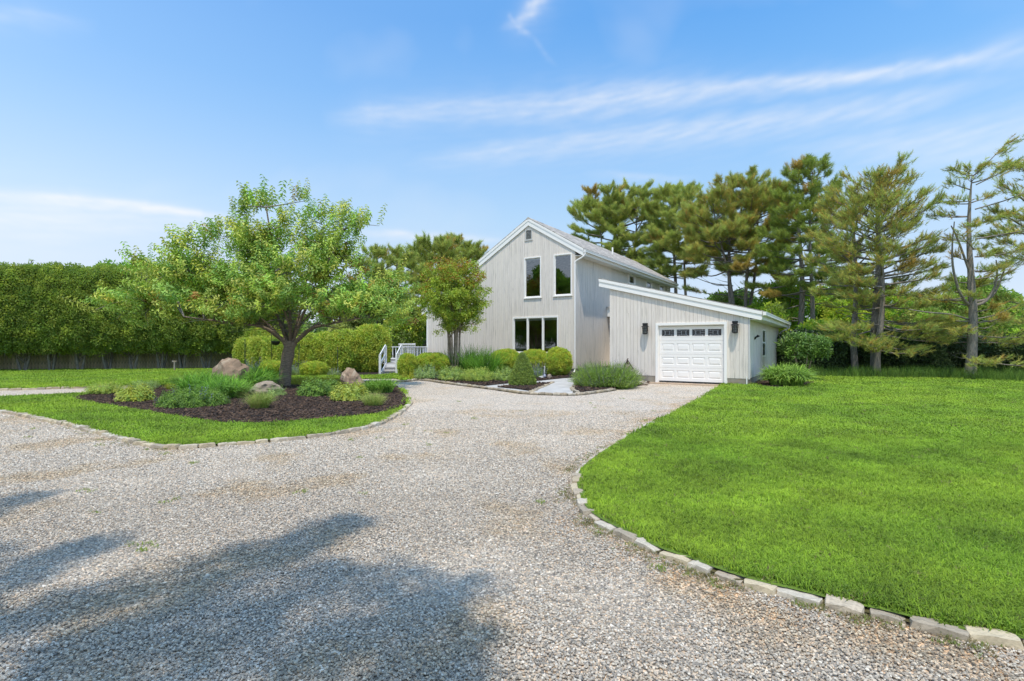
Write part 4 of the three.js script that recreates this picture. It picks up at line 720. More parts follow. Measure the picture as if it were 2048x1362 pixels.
// beds in front of the house
shrub('small yellow-green ball shrub beside the deck steps', 816, 23.6, 38, 709, { pal: P.box });
shrub('clipped boxwood left of the multi-stemmed tree', 864, 24.6, 66, 708, { e: 2.8, rz: .7, pal: P.box.slice(0, 3) });
grassClump('tall dark green iris leaves right of the multi-stemmed tree', 936, 25.4, 60, 702, { geo: C.upright, pal: P.day.concat(P.dark), n: 110, foot: .8, name: 'iris', cat: 'plant' });
grassClump('dark green iris clump under the triple window', 968, 24.8, 46, 706, { geo: C.upright, pal: P.day, n: 80, foot: .8, name: 'iris', cat: 'plant' });
shrub('clipped boxwood left under the triple window', 1012, 25.6, 58, 700, { e: 2.5, rz: .75 });
shrub('clipped boxwood right under the triple window', 1070, 25.0, 58, 701, { e: 2.5, rz: .7 });
shrub('round yellow-green ball shrub at the house corner', 1117, 23.9, 50, 697, { pal: P.box, e: 2.4 });
shrub('clipped cone-shaped boxwood in the triangular bed', 1045, ZB(773), 48, 709, { shape: 'cone', pal: P.cone, name: 'cone_topiary', clump: C.box, dens: 420 });
mound('blue-grey catmint left of the multi-stemmed tree', 852, 21.6, 44, 727, { pal: P.sage, n: 260, thin: .36, bloom: .12 });
mound('pale sage mound in front of the multi-stemmed tree', 903, 20.6, 56, 733, { pal: P.sage.concat(P.pale), n: 330, thin: .36 });
mound('pale sage mound in the middle of the front bed', 956, 20.2, 64, 736, { pal: P.pale, n: 360, thin: .36 });
mound('pale sage mound left of the cone topiary', 1008, 20.6, 44, 733, { pal: P.sage.concat(P.pale), n: 240, thin: .36 });
mound('low green tuft under the small ball shrub', 818, 21.8, 34, 737, { pal: P.gold, n: 110, thin: .3 });
mound('grey-purple flowering catmint right of the cone topiary', 1075, 22.3, 34, 724, { spray: spikeGeo, pal: P.sage, n: 150, thin: .6, bloom: .8, tilt: 1.0, name: 'lavender' });
mound('large bushy lavender clump between path and garage', 1212, ZB(774), 132, 727, { spray: spikeGeo, pal: P.lav, n: 2300, thin: .75, bloom: .16, bloomPal: PAL([.17, .15, .2], [.14, .16, .09]), tilt: 1.35, foot: .55, name: 'lavender' });
grassClump('big arching ornamental grass at the garage rear corner', 1573, ZB(774), 104, 722, { geo: C.cascade, pal: P.orn, n: 230, foot: .35, thick: 1.0 });
{ // ornaments in the bed
  const Z = 22, pale = M({ color: lin(.62, .6, .55), roughness: .7 }), grey = M({ color: lin(.33, .35, .42), roughness: .6 });
  const t = thing('heron_statue', 'small pale grey long-necked bird statue on the mulch', 'statue', V(WX(1089, Z), .04, -Z));
  part('body', new THREE.LatheGeometry([[0, 0], [.05, .01], [.075, .06], [.065, .12], [.03, .17], [0, .18]].map(([x, y]) => new THREE.Vector2(x, y)), 16), grey, t); part('neck', new MB().tube(curve([V(0, .15, 0), V(.0, .3, 0), V(.012, .42, 0), V(-.005, .49, 0), V(-.035, .48, 0)], 16), .02, .014, 8, true).geo(), pale, t);
  part('tail', new MB().hexa([V(-.24, .05, .05), V(-.06, .0, .05), V(-.06, .0, -.05), V(-.24, .05, -.05), V(-.25, .065, .03), V(-.05, .11, .04), V(-.05, .11, -.04), V(-.25, .065, -.03)]).geo(), pale, t);
  boulder('small cream shell-like stone beside the bird statue', 1099, 21.8, 10, 747, mats.paleRock, { k: 13 }).scale.multiplyScalar(.9);
  const sp = thing('garden_spotlight', 'small black garden spotlight at the bed edge', 'spotlight', G(905, 764)); part('housing', new THREE.CylinderGeometry(.05, .065, .16, 10).rotateZ(1.2).translate(0, .1, 0), mats.dark, sp); part('spike', new MB().tube([V(0, -.02, 0), V(0, .08, 0)], .012, .012, 5).geo(), mats.dark, sp);
  [['topmost pale flat rock of the small pile by the garage', 1284, 18.9, 20, 761], ['lower left pale flat rock of the pile by the garage', 1277, 18.7, 18, 765], ['right pale flat rock of the pile by the garage', 1290, 18.8, 16, 765]].forEach(([l, px, z, w, top], i) => { const b = boulder(l, px, z, w, top, mats.paleRock, { k: 20 + i, sz: .9 }); b.name = b.name.replace('boulder', 'flat_rock'); b.userData.category = 'rock'; b.material = mats.paleRock; });
}

// ---------------------------------------------------------------- trees
function cherry() {
  const base = G(572, 775), t = thing('cherry_tree', 'spreading leafy cherry tree with a thick dark trunk on the island', 'tree', base), S = 17.57 / FPX;
  const X = (px) => (px - 572) * S, Y = (py) => (HY - py) * S + EYE;
  const fork = V(X(579), Y(692), 0), tr = new MB();
  tr.tube(curve([V(-.02, -.1, 0), V(-.03, .12, 0), V(-.02, .6, 0), V(.06, 1.05, 0), fork, fork.clone().add(V(.02, .16, 0))], 20), (k) => lerp(.30, .19, smooth(0, .2, k)) + .05 * smooth(.75, 1, k) + .012 * Math.sin(k * 23), 0, 16);
  const mains = [], tgt = [[-4.6, Y(610), .6], [-3.9, Y(580), -1.4], [-2.9, Y(540), 1.2], [-1.6, Y(470), -.6], [-.2, Y(430), 1.0], [1.0, Y(440), -.9], [2.2, Y(470), .8], [3.2, Y(560), -1.2], [3.0, Y(640), 1.4], [-2.2, Y(640), 2.0], [.6, Y(560), 2.1], [.9, Y(560), -2.2], [-1.8, Y(570), -2.3], [-5.0, Y(560), -.4]];
  for (const [x, y, z] of tgt) {
    const e = V(x, y, z), st = fork.clone().add(V(gauss() * .06, rr(-.12, .12), gauss() * .06)), r = rr(.04, .08), flat = Math.hypot(x, z) / (y - 1);
    const pts = curve([st, st.clone().lerp(e, .25).add(V(gauss() * .12, flat > 1.6 ? .35 : .1, gauss() * .12)), st.clone().lerp(e, .6).add(V(gauss() * .2, .2 + gauss() * .12, gauss() * .2)), e], 14); mains.push(pts); tr.tube(pts, r, .022, 7);
  }
  part('trunk', tr.geo(), mats.cherryBark, t);
  // crown envelope: a wide lumpy umbrella
  const topAt = (x, z) => { const q = Math.hypot((x - .42) / 3.6, z / 2.3); return q > 1 ? -1 : lerp(Y(452), Y(615), q ** 2.2) + .55 * n2(x * .8 + 3, z * .8); }, botAt = (x, z) => { const q = Math.hypot((x - .42) / 3.6, z / 2.3); return lerp(Y(655), Y(640), q) + .3 * n2(x * .9, z * .9 + 7); };
  const sec = [], br = new MB(), nearest = (p) => { let b, bd = 1e9; for (const m of mains) for (let i = 4; i < m.length; i++) { const q = m[i], d = q.distanceToSquared(p) + (q.y > p.y + .3 ? 1 : 0); if (d < bd) { bd = d; b = q; } } return b; };
  const addSec = (e, r = .022) => { const s = nearest(e), pts = curve([s, s.clone().lerp(e, .5).add(V(gauss() * .1, .06 + gauss() * .1, gauss() * .1)), e], 6); sec.push(pts); br.tube(pts, r, .006, 4); };
  for (let i = 0; i < 310; i++) { const x = rr(-3.5, 4.2), z = rr(-2.3, 2.3), tp = topAt(x, z), bt = botAt(x, z); if (tp < bt) continue; addSec(V(x, lerp(bt, tp, rnd() ** .75), z)); }
  for (let i = 0; i < 19; i++) { const x = rr(-5.5, -2.6), k = (x + 5.6) / 3; addSec(V(x, lerp(Y(640), lerp(Y(600), Y(548), k), rnd() ** .8), rr(.7, 1.9))); }
  for (let i = 0; i < 36; i++) { const px = rr(325, 500), k = (px - 325) / 175; addSec(V(X(px), lerp(Y(620), Y(lerp(535, 448, k)), rnd() ** .7), rr(-1.1, 1.5))); }
  const plumes = [[480, 408], [470, 420], [500, 420], [545, 420], [600, 425], [628, 412], [690, 430], [672, 445], [758, 452], [735, 470], [432, 450], [446, 475], [372, 515], [345, 530], [285, 520], [262, 525], [250, 600], [238, 612], [265, 640], [330, 655], [795, 560], [790, 600], [775, 640], [560, 440], [650, 440], [520, 430], [710, 470], [400, 470]];
  const shoots = []; for (const [px, py] of plumes) { const e = V(X(px), Y(py), rr(-.8, .8)); addSec(e, .024); shoots.push([e.clone(), V(gauss() * .25, 1, gauss() * .2).normalize(), rr(0, 6.3), rr(.8, 1.05), tint(P.cherry)]); }
  for (let i = 0; i < 420; i++) { const m = pick(mains), p = m[Math.floor(rr(3, 13))], e = p.clone().add(V(gauss() * .9, gauss() * .25, gauss() * .9)); br.tube(curve([p, p.clone().lerp(e, .5).add(V(0, .05, 0)), e], 4), .012, .004, 3); }
  const add = (p, d) => { const q = n3(p.x * .7, p.y * .7, p.z * .7), nw = rnd() < .015 + .06 * smooth(.1, .6, q); shoots.push([p, d, rr(0, 6.3), rr(.7, 1.15), nw ? tint(P.cherryNew) : tint(P.cherry, .25)]); };
  for (const s of sec) { const n = 9; for (let k = 0; k < n; k++) { const u = .3 + .7 * rnd(), p = s[Math.min(6, Math.floor(u * 6.99))].clone().add(V(gauss() * .22, gauss() * .16, gauss() * .22)), out = V(p.x, 0, p.z).multiplyScalar(.12), hi = smooth(Y(600), Y(430), p.y); add(p, out.add(V(gauss() * .55, lerp(.15, 1, hi), gauss() * .55)).normalize()); } }
  part('branches', br.geo(), mats.greyBark, t);
  const sets = [[], [], []]; shoots.forEach((s, i) => sets[i % 3].push(s));
  sets.forEach((l, i) => scatter('crown', C.cherry[i], glossLeaf, l, t));
}
cherry();

function myrtle() {
  const Z = 24.8, t = thing('crape_myrtle', 'round multi-stemmed small tree with orange-tinted crown before the gable', 'tree', V(WX(908, Z), 0, -Z)), S = Z / FPX, X = (px) => (px - 908) * S, Y = (py) => (HY - py) * S + EYE, tr = new MB(), tips = [];
  for (const [bx, mx, ex, ey, z] of [[902, 893, 862, 600, .3], [904, 897, 880, 560, -.5], [906, 904, 900, 545, .5], [908, 909, 912, 540, -.3], [911, 917, 935, 560, .4], [913, 922, 958, 600, -.4], [910, 915, 925, 620, .9], [905, 890, 868, 650, -.8], [912, 926, 955, 650, .5]]) {
    const pts = curve([V(X(bx), -.1, z * .15), V(X(lerp(bx, mx, .5)), Y(705), z * .25), V(X(mx), Y(650), z * .5), V(X(ex), Y(ey), z)], 14); tr.tube(pts, .058, .016, 7); tips.push(pts);
  }
  part('trunk', tr.geo(), mats.paleBark, t);
  const list = [], br = new MB(), cx = X(906), cy = Y(596), rx = 71 * S, ry = 80 * S;
  for (let i = 0; i < 330; i++) {
    const d = rdir(); let lump = 1 + .16 * n3(d.x * 2.2, d.y * 2.2, d.z * 2.2); if (d.y < -.35) lump *= .86; const r = rnd() ** .45, c = V(cx + d.x * rx * r * lump * (d.y > 0 ? 1 : .97), cy + d.y * ry * r * lump, d.z * rx * r * lump);
    const m = pick(tips)[Math.floor(rr(7, 14))]; if (i % 2) br.tube(curve([m, m.clone().lerp(c, .5).add(V(0, .08, 0)), c], 4), .012, .004, 3);
    const tip = smooth(.6, .95, r) * smooth(-.1, .8, d.y + .5 * n3(d.x * 3, d.y * 3, d.z * 3)) * .45;
    for (let k = 0; k < 7; k++) list.push([c.clone().add(V(gauss() * .16, gauss() * .14, gauss() * .16)), d.clone().add(V(0, .6, 0)).addScaledVector(rdir(), .5).normalize(), rr(0, 6.3), rr(.8, 1.2), rnd() < tip ? tint(P.myrtleNew) : tint(P.myrtle)]);
  }
  for (const [px, py] of [[947, 660], [878, 665], [960, 640], [848, 640]]) for (let k = 0; k < 6; k++) list.push([V(X(px) + gauss() * .22, Y(py) + gauss() * .1, rr(.1, .8)), V(gauss() * .4, 1, gauss() * .4).normalize(), rr(0, 6.3), rr(.8, 1.2), tint(P.myrtle)]);
  part('branches', br.geo(), mats.paleBark, t); scatter('crown', C.myrtle, glossLeaf, list, t);
}
myrtle();

// boughs of white pine: a limb, flat twigs on both sides, tufts of needles on the twigs
function bough(mb, list, a, b, { wide = .9, dens = 1, pal = P.pine, r = .05, from = .35, rise = .25, s = 1, lift = .55 }) {
  const L = a.distanceTo(b), mid = a.clone().lerp(b, .5).add(V(gauss() * L * .05, -L * .04 + gauss() * L * .03, gauss() * L * .05)), q = a.clone().lerp(b, .8).add(V(0, -L * .02, 0)), pts = curve([a, mid, q, b], 8);
  mb.tube(pts, r, .008, 4);
  const dir = b.clone().sub(a).setY(0).normalize(), side = V(-dir.z, 0, dir.x), n = Math.max(5, Math.round(L * 7));
  for (let i = 0; i < n; i++) {
    const u = clamp(from + (1 - from) * (i + rnd()) / n, 0, .999), p = pts[Math.min(8, Math.floor(u * 8.99))].clone().lerp(pts[Math.min(8, Math.floor(u * 8.99) + 1)], rnd()), sg = i % 2 ? 1 : -1, tl = wide * rr(.4, 1.05) * Math.min(1, (1.12 - u) * 2.2) * Math.min(1, .35 + (u - from) * 3), d = dir.clone().multiplyScalar(.75).addScaledVector(side, sg * rr(.5, 1)).add(V(0, rr(-.08, rise), 0)).normalize(), e = p.clone().addScaledVector(d, tl);
    mb.tube([p, e], .010, .004, 3);
    const m = Math.max(2, Math.round(tl * 8 * dens)); for (let k = 0; k < m; k++) { const v = (k + .5 + rr(-.4, .4)) / m; list.push([p.clone().lerp(e, lerp(.15, 1.05, v)).add(V(gauss() * .05, gauss() * .12 + .06, gauss() * .05)), d.clone().add(V(gauss() * .35, lift + gauss() * .3, gauss() * .35)).normalize(), rr(0, 6.3), s * rr(.75, 1.25), tint(pal, .22)]); }
  }
  for (let k = 0; k < 4 * dens; k++) list.push([b.clone().add(V(gauss() * .08, gauss() * .05, gauss() * .08)), dir.clone().add(V(gauss() * .4, .6, gauss() * .4)).normalize(), rr(0, 6.3), s * rr(.8, 1.2), tint(pal, .22)]);
}
function pine(label, px, Z, top, { trunks = [[0, 0, 0]], crown, spread, prof = (t) => Math.sin(Math.PI * (.25 + .72 * t)) ** .9, pal = P.pine, dens = 1, step = .55, per = 4, dead = 5, boughs = [], s = 1, r = .2, up = [.05, .9], wide = .95, barkM = mats.pineBark, shift = 0, name = 'pine_tree', gap = .1, wob = .12 }) {
  const t = thing(name, label, 'pine tree', V(WX(px, Z), 0, -Z)), S = Z / FPX, X = (x) => (x - px) * S, Y = (y) => (HY - y) * S + EYE, tr = new MB(), br = new MB(), list = [], H = Y(top + 24), hb = Y(crown), R = spread * S;
  trunks.forEach(([bx, tx, tp, dz = 0], k) => {
    const h = (tp ? Y(tp) : H) - .2, xb = bx * S, xt = tx * S, f = (u) => V(lerp(xb, xt, u ** 1.15) + wob * Math.sin(u * 7 + px + k) * Math.min(1, u * 4), -.15 + (h + .15) * u, dz + .1 * Math.sin(u * 6 + k * 2)), pts = []; for (let i = 0; i <= 16; i++) pts.push(f(i / 16));
    const rb = r * (k ? .75 : 1); tr.tube(pts, (u) => rb * (1 + .35 * Math.exp(-u * 22)) * (1 - u) ** .75 + .012, 0, 9);
    if (!spread) return;
    let az = rr(0, 6.3);
    for (let y = hb - (k ? rr(0, .5) : 0); y < h - .1; y += step * .78 * rr(.75, 1.25)) {
      const u = (y - hb) / (h - hb), n = Math.max(2, Math.round(per * rr(.6, 1.2)));
      for (let j = 0; j < n; j++) {
        az += 2.4 + gauss() * .3; if (rnd() < gap) continue;
        const l = R * prof(clamp(u)) * rr(.55, 1.1) * (trunks.length > 1 ? .86 : 1) + .15, o = V(Math.cos(az), 0, Math.sin(az)), el = lerp(up[0], up[1], u) + gauss() * .1, a = f(clamp(y / h)).add(V(0, gauss() * .08, 0)), b = a.clone().addScaledVector(o, l).add(V(shift * S * u * .3, l * el, 0));
        bough(br, list, a, b, { wide: wide * Math.min(1, .3 + l * .35), dens, pal: rnd() < .09 ? P.pineGold : pal, r: .012 + .02 * l, s, from: lerp(.42, .15, u), rise: lerp(.5, 1.3, u), lift: lerp(.6, 1, u) });
      }
    }
    for (let i = 0; i < dead; i++) { const y = rr(hb * .35, hb * 1.02), o = rr(0, 6.3), l = R * rr(.3, .8), a = f(y / h); br.tube(curve([a, a.clone().add(V(Math.cos(o) * l * .5, l * rr(-.05, .2), Math.sin(o) * l * .5)), a.clone().add(V(Math.cos(o) * l, l * rr(-.1, .4), Math.sin(o) * l))], 5), .012 + .014 * l, .004, 4); }
    for (let i = 0; i < 4; i++) bough(br, list, f(.97), f(1).add(V(gauss() * .35, rr(.1, .5), gauss() * .35)), { wide: .3, dens, pal, r: .012, s, from: .1 });
  });
  for (const [x0, y0, x1, y1, dz = 0, o = {}] of boughs) bough(br, list, V(X(x0), Y(y0), dz * .15), V(X(x1), Y(y1), dz), { wide, dens, pal, r: wob > .05 ? .045 : .028, from: wob > .05 ? .35 : .2, s, ...o });
  part('trunk', tr.geo(), barkM, t); part('branches', br.geo(), barkM, t); scatter('crown', s > 1.3 ? C.tuft2 : C.tuft, needleM, list, t); return t;
}
pine('dense olive pine behind the house roof, leftmost of the right group', 1245, 48, 366, { trunks: [[-6, -8], [8, 25, 385, .8], [-30, -45, 400, -1]], crown: 515, spread: 82, dens: 1.0, s: 1.7, step: .85, per: 4, wide: 1.3 });
pine('olive pine with two trunks above the far end of the house roof', 1350, 44, 354, { trunks: [[-3, 2], [14, 14, 400, 1]], crown: 548, spread: 70, s: 1.6, step: .8, per: 4, wide: 1.25, boughs: [[1345, 500, 1300, 505, 1], [1350, 520, 1290, 525, -1], [1350, 470, 1300, 480, 1]] });
pine('big broad golden olive pine behind the garage roof', 1478, 38, 340, { trunks: [[-12, -22], [6, 12, 356, .8], [26, 52, 375, -.8], [-2, -55, 395, .4]], crown: 528, spread: 94, pal: P.pine.concat(P.pine, P.pineGold), s: 1.5, step: .75, per: 4, wide: 1.2, dead: 6, boughs: [[1465, 572, 1370, 552, .6, { dens: .12, from: .6 }], [1465, 590, 1385, 575, -1, { dens: .1 }], [1495, 590, 1560, 560, 1, { dens: .15 }]], prof: (t) => (.35 + .75 * Math.sin(Math.PI * (.2 + .7 * t))) * Math.sqrt(1.06 - t), up: [.05, .7] });
pine('tall dark layered pine with twin trunks right of the garage', 1607, 33, 309, { trunks: [[-8, -6], [6, 8, 330, .5]], crown: 560, spread: 100, pal: P.pineDark, s: 1.35, step: .62, per: 4, up: [-.05, .5], prof: (t) => 1 - .8 * t, boughs: [[1600, 560, 1560, 575, 1], [1615, 610, 1660, 600, 1], [1600, 640, 1560, 640, .5], [1612, 590, 1655, 585, -1], [1612, 650, 1650, 648, 1], [1600, 610, 1548, 622, .5]] });
pine('broad golden pine with three trunks by the lawn edge', 1750, 23.6, 326, { trunks: [[0, 6], [-26, -26, 400, -.5], [-12, -6, 380, .6]], crown: 590, spread: 104, pal: P.pine.concat(P.pine, P.pineGold), r: .19, step: .6, per: 4, dead: 8, dens: 1.0, prof: (t) => .2 + .9 * Math.sin(Math.PI * (.12 + .8 * t)) ** .8 * (1.05 - .45 * t), boughs: [[1750, 690, 1800, 700, .9, { from: .05, wide: 1.1 }], [1748, 688, 1720, 702, 1.0, { from: .05, wide: 1.1 }], [1745, 660, 1650, 680, .8, { from: .2, wide: 1.1 }], [1750, 655, 1850, 668, 1, { from: .15, wide: 1.1 }], [1748, 670, 1690, 690, 1.4, { from: .2 }], [1750, 645, 1880, 655, 1.2, { from: .4 }], [1745, 640, 1660, 655, .2, { from: .3 }], [1750, 600, 1700, 605, 1], [1752, 560, 1850, 540, .8], [1745, 570, 1670, 555, .5], [1750, 640, 1850, 648, .9, { from: .1, wide: 1.5 }], [1745, 648, 1660, 662, 1.2, { from: .1, wide: 1.5 }], [1750, 668, 1830, 685, 1.5, { from: .1, wide: 1.3 }], [1745, 672, 1700, 690, 1.7, { from: .05, wide: 1.2 }], [1752, 650, 1790, 662, 1.9, { from: .05, wide: 1.3 }], [1748, 700, 1770, 706, 1.5, { from: 0, wide: 1 }], [1746, 590, 1690, 600, 1, { wide: 1.2 }], [1752, 585, 1830, 592, .9, { wide: 1.3 }], [1750, 610, 1800, 618, 1.2, { wide: 1.2 }]] });
pine('sparse crooked pine with bare limbs at the right edge of the lawn', 1941, 21.4, 318, { trunks: [[-2, 4], [28, 30, 560, -.6]], crown: 640, spread: 62, wob: .03, gap: .5, per: 3, step: .62, up: [.1, .35], prof: () => .75, dead: 14, r: .185, dens: 1.0, pal: P.pine.concat(P.pine, P.pineGold), wide: .75, boughs: [
  [1945, 352, 2000, 290, .3, { from: .1 }], [1945, 352, 1890, 345, .4, { wide: .5 }], [1946, 365, 2030, 320, -.4], [1945, 372, 1985, 345, 1], [1945, 420, 2060, 372, .8], [1945, 432, 1890, 425, -.5, { dens: .3 }], [1944, 455, 2060, 415, -1], [1944, 455, 1905, 462, .9, { dens: .4 }], [1943, 480, 2050, 462, 1.2], [1943, 500, 1890, 478, .8, { dens: .15 }], [1943, 515, 2000, 505, 1.3, { from: .15, wide: .9 }], [1942, 515, 1925, 520, 1.2, { from: .1 }], [1942, 545, 1925, 548, 1.4, { from: .05, wide: .8 }], [1942, 540, 2060, 520, -.8], [1942, 560, 1990, 548, .5, { dens: .3 }], [1941, 575, 2048, 555, -1.2, { dens: .25 }], [1940, 590, 1860, 600, .4, { dens: .12 }], [1940, 600, 1850, 585, -1, { dens: .1 }],
  [1940, 672, 2070, 668, .9, { from: .0, wide: 1.0 }], [1940, 662, 2060, 690, -.8, { from: .1, wide: 1.0 }], [1940, 718, 2050, 727, 1.1, { from: -.1, wide: .8 }], [1940, 722, 1915, 725, 1.3, { from: .0, wide: .7 }], [1940, 668, 1890, 662, .8, { from: .2 }], [1970, 640, 2050, 640, -1], [1944, 400, 1880, 410, .6, { dens: .5 }], [1940, 640, 2010, 610, .6, { dens: .3 }]] });
{ // the crooked limbs of that pine
  const t = scene.children[scene.children.length - 1], S = 21.4 / FPX, X = (x) => (x - 1941) * S, Y = (y) => (HY - y) * S + EYE, mb = new MB();
  for (const [r, ...p] of [[.07, [1940, 612], [1918, 595], [1895, 545], [1886, 500], [1884, 450]], [.07, [1941, 612], [1962, 605], [1976, 575], [1974, 540], [1965, 525]], [.06, [1941, 605], [1975, 595], [1990, 555], [1992, 525]], [.04, [1941, 610], [1930, 585], [1924, 555], [1926, 520]], [.05, [1945, 560], [1905, 470], [1890, 455]], [.04, [1940, 640], [1900, 630], [1840, 625], [1800, 620]]]) mb.tube(curve(p.map(([x, y], i) => V(X(x), Y(y), .15 * i)), 14), r, .02, 7);
  part('limb', mb.geo(), mats.pineBark, t);
}
pine('pine reaching in from beyond the right edge of the picture', 2120, 22, 290, { trunks: [[0, 0]], crown: 640, spread: 105, pal: P.pine.concat(P.pine, P.pineGold), r: .2, step: .75, per: 4, dens: .8, gap: .25, boughs: [[2120, 400, 2010, 450, .8], [2120, 360, 2020, 330, 0], [2120, 440, 2005, 470, -.6]] });
// pines behind the deck, left of the gable
pine('hazy olive pine right behind the cherry tree crown', 786, 40, 482, { trunks: [[0, 6], [-22, -30, 510, 1]], crown: 600, spread: 58, pal: P.pine, s: 1.5, step: .75, per: 4, barkM: mats.darkBark, wide: 1.1, boughs: [[786, 640, 770, 620, 1, { dens: .2 }], [788, 620, 830, 600, 1, { dens: .4 }]] });
pine('hazy olive pine between cherry tree and multi-stemmed tree', 872, 47, 468, { trunks: [[-24, -10], [20, 10, 490, 1]], crown: 600, spread: 66, pal: P.pine, s: 1.75, step: .85, per: 4, barkM: mats.darkBark, wide: 1.2 });
pine('hazy olive pine just left of the house roof edge', 940, 50, 470, { trunks: [[0, 0], [-20, -25, 485, 1]], crown: 620, spread: 58, pal: P.pine, s: 1.8, step: .9, per: 4, barkM: mats.darkBark, wide: 1.2 });

// broadleaf trees: limbs to lumps of foliage
function broadleaf(label, px, Z, top, w, bottom, { pal = P.oak, clump = C.big, s = 1, dens = 1, lumps = 22, r = .16, bark = mats.greyBark, name = 'broadleaf_tree', X0, H0, group } = {}) {
  const t = thing(name, label, 'tree', V(X0 ?? WX(px, Z), 0, -Z), 0, group), H = H0 ?? HT(top, Z), yb = H0 ? bottom : Math.max(.3, HT(bottom, Z)), R = H0 ? w : w / 2 / FPX * Z, cy = (H + yb) / 2, ry = (H - yb) / 2, tr = new MB(), list = [], kx = rr(0, 99);
  tr.tube(curve([V(0, -.1, 0), V(gauss() * .1, yb * .6 + .3, 0), V(gauss() * .2, yb + ry * .7, gauss() * .2), V(gauss() * .3, cy + ry * .5, gauss() * .3)], 10), r, r * .25, 7);
  for (let i = 0; i < lumps; i++) {
    const d = rdir(), k = rnd() ** .4 * .78, c = V(d.x * R * k, cy + d.y * ry * k, d.z * R * k), lr = Math.min(R, ry) * rr(.3, .46); tr.tube(curve([V(0, yb + ry * rr(.1, .6), 0), V(c.x * .5, lerp(yb, c.y, .6) + .2, c.z * .5), c], 5), r * .28, .02, 4);
    const n = Math.round(lr * lr * 62 * dens / (s * s)); for (let q = 0; q < n; q++) { const v = rdir(); if (v.y < -.2 && rnd() < .6) v.y *= -1; const sh = 1 - .5 * rnd() ** 2; list.push([c.clone().add(V(v.x * lr * sh, v.y * lr * sh * .85, v.z * lr * sh)), v.add(V(0, .5, 0)).addScaledVector(rdir(), .4).normalize(), rr(0, 6.3), s * rr(.7, 1.25), tint(pal, .22)]); }
  }
  part('trunk', tr.geo(), bark, t); scatter('crown', clump, leafM, list, t); return t;
}
broadleaf('dark green tree top rising behind the tall hedge', 262, 40, 522, 200, 640, { pal: P.oak, s: 1.2, lumps: 30 });
broadleaf('dark green tree farther right behind the tall hedge', 430, 44, 560, 180, 660, { pal: P.oak, s: 1.2 });
broadleaf('low yellow-green tree behind the deck railing', 818, 36, 610, 90, 705, { pal: P.hazy.concat(P.bright), s: 1.1 });
broadleaf('low green tree behind the laurels and the deck', 720, 40, 600, 120, 700, { pal: P.hazy, s: 1.2 });
broadleaf('leafy tree seen through the stems left of the gable', 885, 38, 590, 100, 700, { pal: P.hazy.concat(P.oak), s: 1.2 });
broadleaf('bright green tree right behind the garage eave', 1560, 36, 556, 110, 690, { pal: P.oak.concat(P.bright), s: 1.1 });
broadleaf('rounded green tree between twin-trunk pine and golden pine', 1672, 38, 552, 130, 700, { pal: P.oak.concat(P.bright), s: 1.15 });
broadleaf('small bright yellow-green tree low behind the flowering shrub', 1690, 29, 598, 74, 705, { pal: P.bright, s: .95, lumps: 18 });
broadleaf('low pine-green tree close behind the garage gutter', 1545, 28, 590, 70, 735, { pal: P.pineDark.concat(P.bright), s: .95, lumps: 18 });
broadleaf('pale hazy green tree behind the golden pine', 1815, 40, 582, 130, 705, { pal: P.hazy, s: 1.2 });
broadleaf('broad green tree behind the sparse pine', 1955, 36, 560, 150, 700, { pal: P.oak.concat(P.hazy), s: 1.15, lumps: 28 });
broadleaf('small green tree left of the sparse pine trunk', 1880, 31, 610, 90, 720, { pal: P.oak.concat(P.hazy), s: 1.0, lumps: 16, bark: mats.paleBark });
broadleaf('low green tree at the right edge beyond the sparse pine', 2035, 40, 628, 120, 720, { pal: P.oak, s: 1.2 });
broadleaf('yellow-green bush between golden pine and sparse pine', 1868, 26.5, 664, 60, 738, { pal: P.bright, s: .85, lumps: 14, r: .06 });
broadleaf('yellow-green bush right of the sparse pine trunk', 2030, 27, 660, 70, 738, { pal: P.bright, s: .85, lumps: 14, r: .06 });
broadleaf('leafy tree low behind the far end of the house', 1385, 46, 600, 120, 700, { pal: P.pineDark.concat(P.oak), s: 1.3 });
broadleaf('bright green bush between twin-trunk pine and golden pine', 1640, 28, 630, 90, 725, { pal: P.bright.concat(P.oak), s: .95, lumps: 18, r: .08 });
broadleaf('mid green tree filling the gap behind the golden pine trunks', 1745, 33, 575, 120, 705, { pal: P.oak.concat(P.bright), s: 1.05, lumps: 22 });
broadleaf('loose olive tree low behind the garage roof line', 1450, 44, 585, 150, 690, { pal: P.hazy.concat(P.oak), s: 1.25 });
